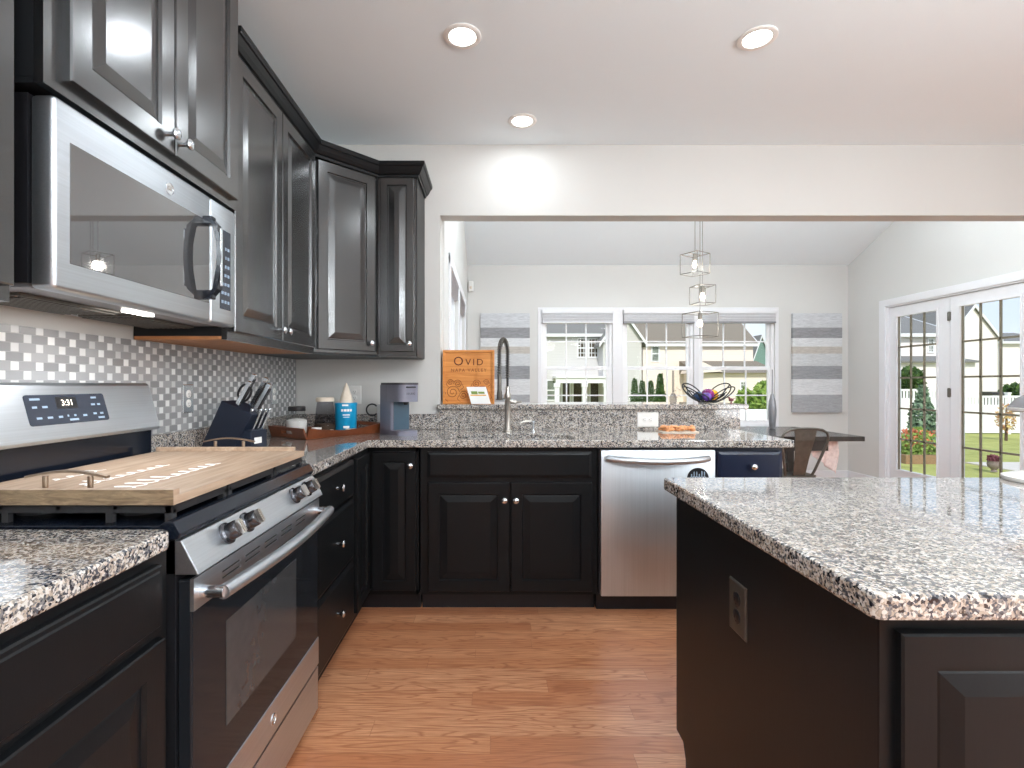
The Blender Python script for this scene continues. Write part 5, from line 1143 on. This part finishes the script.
# vinyl fence
def fence(lab, x0, x1, y0, y1, ztop, n, lattice=True):
    t = thing('vinyl_fence', lab, 'fence', ((x0+x1)/2, (y0+y1)/2, GZ)); d = Vector((x1-x0, y1-y0, 0)); L_ = d.length; u = d/L_; nn = Vector((-u.y, u.x, 0)); o_ = Vector((x0, y0, GZ)); h = ztop-GZ
    k = max(1, round(L_/2.4))
    for i in range(k):
        m = MB(); a = o_+d*i/k; w_ = L_/k
        def slab(s0, s1, z0, z1, th): m.prism([a+u*s0-nn*th/2+Vector((0, 0, z0)), a+u*s1-nn*th/2+Vector((0, 0, z0)), a+u*s1-nn*th/2+Vector((0, 0, z1)), a+u*s0-nn*th/2+Vector((0, 0, z1))], nn*th)
        slab(0, w_, .05, .15, .05); slab(0, w_, h-.45, h-.37, .05); slab(0, w_, h-.08, h, .05); q = int(w_/.16)
        for j in range(q): slab(w_*j/q+.004, w_*(j+1)/q-.004, .12, h-(.42 if lattice else .06), .03)
        q2 = int(w_/.13) if lattice else 0
        for j in range(q2): slab(w_*j/q2+.03, w_*(j+1)/q2-.03, h-.42, h-.04, .03)
        m.build('fence_panel', 'vinyl', t)
    for i in range(k+1):
        m = MB(); c = o_+d*i/k; m.box(c.x-.065, c.x+.065, c.y-.065, c.y+.065, GZ, GZ+h+.08); m.prism([(c.x-.08, c.y-.08, GZ+h+.08), (c.x+.08, c.y-.08, GZ+h+.08), (c.x+.08, c.y+.08, GZ+h+.08), (c.x-.08, c.y+.08, GZ+h+.08)], (0, 0, .05)); m.build('fence_post', 'vinyl', t)
fence('tall white vinyl fence across the lawn seen through the left glass door', 13.2, 18.2, 20.6, 20.6, 1.0, 4)
fence('white lattice-topped fence across the lawn seen through the right glass door', 18.4, 27, 20.4, 20.4, .74, 4)
fence('low white fence outside below the right window', 3.2, 9.5, 12.2, 12.2, .60, 3, False)
# houses
def wing(t, x0, x1, y0, y1, ze, rise, wallmat, roofmat, gable=False, over=.35):
    if not gable:
        MB().box(x0, x1, y0, y1, GZ, ze).build('wall', wallmat, t)
        ym = (y0+y1)/2; m = MB(); m.prism([(x0-over, y0-over, ze-.02), (x0-over, ym, ze+rise), (x0-over, y1+over, ze-.02), (x0-over, y1+over, ze+.12), (x0-over, ym, ze+rise+.16), (x0-over, y0-over, ze+.12)], (x1-x0+2*over, 0, 0)); m.build('roof', roofmat, t)
        m = MB(); m.box(x0-over, x1+over, y0-over-.06, y0-over+.02, ze-.08, ze+.12); m.prism([(x0-over-.05, y0-over-.05, ze-.06), (x0-over-.05, ym, ze+rise-.02), (x0-over-.05, ym, ze+rise+.2), (x0-over-.05, y0-over-.05, ze+.14)], (.05, 0, 0)); m.prism([(x1+over, y0-over-.05, ze-.06), (x1+over, ym, ze+rise-.02), (x1+over, ym, ze+rise+.2), (x1+over, y0-over-.05, ze+.14)], (.05, 0, 0)); m.build('fascia', 'trimwhite', t)
        m = MB(); m.prism([(x0+.001, y0, ze), (x0+.001, y1, ze), (x0+.001, ym, ze+rise-.05)], (x1-x0-.002, 0, 0)); m.build('gable_wall', wallmat, t)
    else:
        xm = (x0+x1)/2; m = MB(); m.prism([(x0, y0, GZ), (x1, y0, GZ), (x1, y0, ze), (xm, y0, ze+rise), (x0, y0, ze)], (0, y1-y0, 0)); m.build('wall', wallmat, t)
        m = MB(); sl = rise/(xm-x0); m.prism([(x0-over, y0-over, ze-over*sl), (xm, y0-over, ze+rise), (x1+over, y0-over, ze-over*sl), (x1+over, y0-over, ze-over*sl+.16), (xm, y0-over, ze+rise+.18), (x0-over, y0-over, ze-over*sl+.16)], (0, y1-y0+over, 0)); m.build('roof', roofmat, t)
        m = MB(); m.prism([(x0-over, y0-over-.05, ze-over*sl-.06), (xm, y0-over-.05, ze+rise-.06), (x1+over, y0-over-.05, ze-over*sl-.06), (x1+over, y0-over-.05, ze-over*sl+.17), (xm, y0-over-.05, ze+rise+.19), (x0-over, y0-over-.05, ze-over*sl+.17)], (0, .06, 0)); m.build('fascia', 'trimwhite', t)
def hwin(t, px0, px1, py0, py1, Y, glass='dark_glass', cols=2, rows=4, grid=True):
    a, b = P(px0, py1, Y), P(px1, py0, Y); f = .09; m = MB(); m.grid([a.x, a.x+f, b.x-f, b.x], [a.z, a.z+f, b.z-f, b.z], lambda i, j: not (i == 1 and j == 1), Y-.06, Y+.02, 'xzy'); zc = (a.z+b.z)/2; m.box(a.x+f, b.x-f, Y-.04, Y+.01, zc-.04, zc+.04)
    if grid:
        for k in range(1, cols): xx = a.x+(b.x-a.x)*k/cols; m.box(xx-.02, xx+.02, Y-.035, Y, a.z+f, b.z-f)
        for k in range(1, rows): zz = a.z+(b.z-a.z)*k/rows; m.box(a.x+f, b.x-f, Y-.035, Y, zz-.02, zz+.02)
    w_ = m.build('window', 'trimwhite', t); MB().box(a.x+f, b.x-f, Y-.02, Y-.012, a.z+f, b.z-f).build('pane', glass, w_)
# house A, grey siding: eave wing behind window 1 and its gable wing
YA = 34.0
t = thing('house', 'pale grey house with a covered porch beyond the left window', 'house', (4, YA+4, GZ))
x0, x1 = P(470, 0, YA).x, P(612, 0, YA).x; wing(t, x0, x1, YA, YA+8, P(0, 336, YA).z, 3.0, 'siding_grey', 'roof_grey')
gx0, gx1 = P(603, 0, YA-1.5).x, P(641.5, 0, YA-1.5).x; wing(t, gx0, gx1, YA-1.5, YA+6, P(0, 340, YA-1.5).z, 1.75, 'siding_grey', 'roof_grey', True, .3)
hwin(t, 577, 587.3, 338, 358, YA, 'dark_glass2', 3); hwin(t, 588, 598.5, 338, 358, YA, 'dark_glass2', 3); hwin(t, 536, 546, 337, 357, YA, 'dark_glass2', 3); hwin(t, 546, 556, 379.5, 401, YA, 'dark_glass', grid=False); hwin(t, 500, 510, 379, 401, YA)
m = MB(); a = P(556, 378, YA-2.2); b = P(611, 381.5, YA-2.2); m.box(a.x, b.x, YA-2.2, YA-2.0, b.z-.1, a.z); m.box(a.x, b.x, YA-2.3, YA, a.z, a.z+.12)
m.build('porch_roof', 'trimwhite', t)
for px in (557, 584.5, 606): c = P(px, 0, YA-2.1).x; m = MB(); m.box(c-.14, c+.14, YA-2.2, YA-1.95, GZ, b.z-.1); m.box(c-.19, c+.19, YA-2.25, YA-1.9, b.z-.35, b.z-.1); m.build('porch_post', 'trimwhite', t)
for p0, p1 in ((561, 571), (572, 583), (589, 603)):
    a, b = P(p0, 0, YA), P(p1, 0, YA); m = MB(); m.grid([a.x, a.x+.1, b.x-.1, b.x], [GZ+.3, GZ+.4, 1.45, 1.55], lambda i, j: not (i == 1 and j == 1), YA-.05, YA+.02, 'xzy'); w_ = m.build('patio_door', 'trimwhite', t); MB().box(a.x+.1, b.x-.1, YA-.02, YA-.012, GZ+.4, 1.45).build('pane', 'dark_glass2', w_)
# house B, cream siding
YBh = 37.0
t = thing('house', 'cream house with tan roof beyond the middle and right windows', 'house', (14, YBh+4, GZ))
x0, x1 = P(643, 0, YBh).x, P(753, 0, YBh).x; wing(t, x0, x1, YBh, YBh+8, P(0, 345.5, YBh).z, 2.9, 'siding_cream', 'roof_tan', over=.25)
hwin(t, 651, 659.5, 345.5, 362, YBh, 'dark_glass', grid=False); hwin(t, 739.5, 746.5, 381, 396, YBh-3.0, 'dark_glass'); hwin(t, 758, 765, 381, 396, YBh-3.0, 'dark_glass')
wx0, wx1 = P(700, 0, YBh-3).x, P(775, 0, YBh-3).x; MB().box(wx0, wx1, YBh-3, YBh, GZ, P(0, 372, YBh-3).z).build('ground_floor_wall', 'siding_cream', t)
m = MB(); z0, z1 = P(0, 371.5, YBh-3).z, P(0, 361, YBh).z; m.prism([(wx0-.3, YBh-3.4, z0-.1), (wx0-.3, YBh, z1), (wx0-.3, YBh, z0-.1)], (wx1-wx0+.6, 0, 0)); m.build('lower_roof', 'roof_tan', t)
a, b, c = P(697, 373, YBh-3.5), P(723, 371.5, YBh-3.5), P(702, 361.5, YBh-3.5); m = MB(); m.prism([a, b, c], (0, 3, 0)); m.build('porch_gable', 'siding_cream', t)
# house far right of window 3
Yc = 50.0; t = thing('house', 'teal house partly hidden behind the cream house', 'house', (28, Yc, GZ)); x0, x1 = P(752, 0, Yc).x, P(769, 0, Yc).x; wing(t, x0+.2, x1-.1, Yc, Yc+8, P(0, 356, Yc).z, 1.9, 'siding_teal', 'roof_grey', True, .2)
# house C beyond left glass door
Yd = 30.0; t = thing('house', 'white house with grey roofs beyond the left glass door', 'house', (25, Yd+4, GZ)); x0, x1 = P(868, 0, Yd).x, P(948, 0, Yd).x
wing(t, x0, x1, Yd, Yd+8, P(0, 336, Yd).z, 1.6, 'siding_white', 'roof_grey'); hwin(t, 927, 934, 338, 353, Yd, 'dark_glass')
m = MB(); z0, z1 = P(0, 362.5, Yd-2).z, P(0, 356, Yd).z; m.prism([(x0, Yd-2, z0), (x0, Yd-2, z0+.1), (x0, Yd, z1), (x0, Yd, z0)], (x1-x0, 0, 0)); m.build('lower_roof', 'roof_grey', t); MB().box(x0, x1, Yd-1.7, Yd, GZ, z0).build('lower_wall', 'siding_white', t)
# house D beyond right glass door
Ye = 40.0; t = thing('house', 'white gabled house with a steep roof edge beyond the right glass door', 'house', (37.5, Ye+4, GZ)); x0, x1 = P(948, 0, Ye).x, P(997.5, 0, Ye).x
wing(t, x0, x1, Ye, Ye+8, P(0, 338, Ye).z, 2.45, 'siding_white', 'roof_grey', True, .2)
Yg = 46.0; t = thing('house', 'distant white house with grey roof at the far right beyond the door', 'house', (49, Yg, GZ)); x0, x1 = P(1001, 0, Yg).x, P(1060, 0, Yg).x
wing(t, x0, x1, Yg, Yg+9, P(0, 343, Yg).z, 1.2, 'siding_white', 'roof_grey'); 
# garden bits
t = thing('flower_bed', 'timber-edged bed of orange flowers beside the lawn, seen through the left glass door', 'flower bed', (11.2, 13.4, GZ))
fx0, fx1, fy0, fy1 = 10.3, 11.7, 12.75, 14.1; MB().grid([fx0, fx0+.12, fx1-.12, fx1], [fy0, fy0+.12, fy1-.12, fy1], lambda i, j: not (i == 1 and j == 1), GZ, GZ+.22, 'xyz').build('timber_edging', 'timber', t)
MB().box(fx0+.12, fx1-.12, fy0+.12, fy1-.12, GZ, GZ+.18).build('mulch', 'soil', t)
m = MB(); leaves(m, 1800, lambda rd: Vector((rd.uniform(fx0+.2, fx1-.2), rd.uniform(fy0+.2, fy1-.2), GZ+.2+.5*rd.random()**2)), .05, 5); m.build('greenery', 'leaf_bright', t, kind='stuff')
m = MB(); leaves(m, 260, lambda rd: Vector((rd.uniform(fx0+.2, fx1-.3), rd.uniform(fy0+.2, fy1-.2), GZ+.4+.4*rd.random())), .05, 6); m.build('blossoms', 'flowers', t, kind='stuff')
p = P(994, 468, 11.5); x, y = p.x, 11.5; t = thing('garden_urn', 'round grey garden urn with purple plant on the patio beyond the right glass door', 'urn', (x, y, GZ+.03)); 
MB().lathe([(.07, 0), (.05, .02), (.045, .04), (.11, .11), (.125, .18), (.11, .22), (.12, .24), (.10, .24)], (x, y, GZ+.03)).build('urn_body', 'urn', t, smooth=50)
m = MB(); leaves(m, 260, ball_s(x, y, GZ+.31, .11, .09), .045, 9); m.build('plant', 'mauve_leaf', t)
x = P(990, 0, 24).x; t = thing('air_conditioner', 'dark outdoor air conditioner behind the lattice fence', 'air conditioner', (x, 24, GZ)); MB().box(x-.28, x+.28, 23.6, 24.2, GZ+.6, GZ+1.65, bevel=.04).build('casing', 'gunmetal', t); m = MB()
for k in range(8): m.box(x-.27, x+.27, 23.585, 23.6, GZ+.7+.12*k, GZ+.74+.12*k)
m.build('louvres', 'plastic_black', t); MB().box(x-.5, x+.5, 23.5, 24.5, GZ, GZ+.6).build('stand', 'concrete', t)
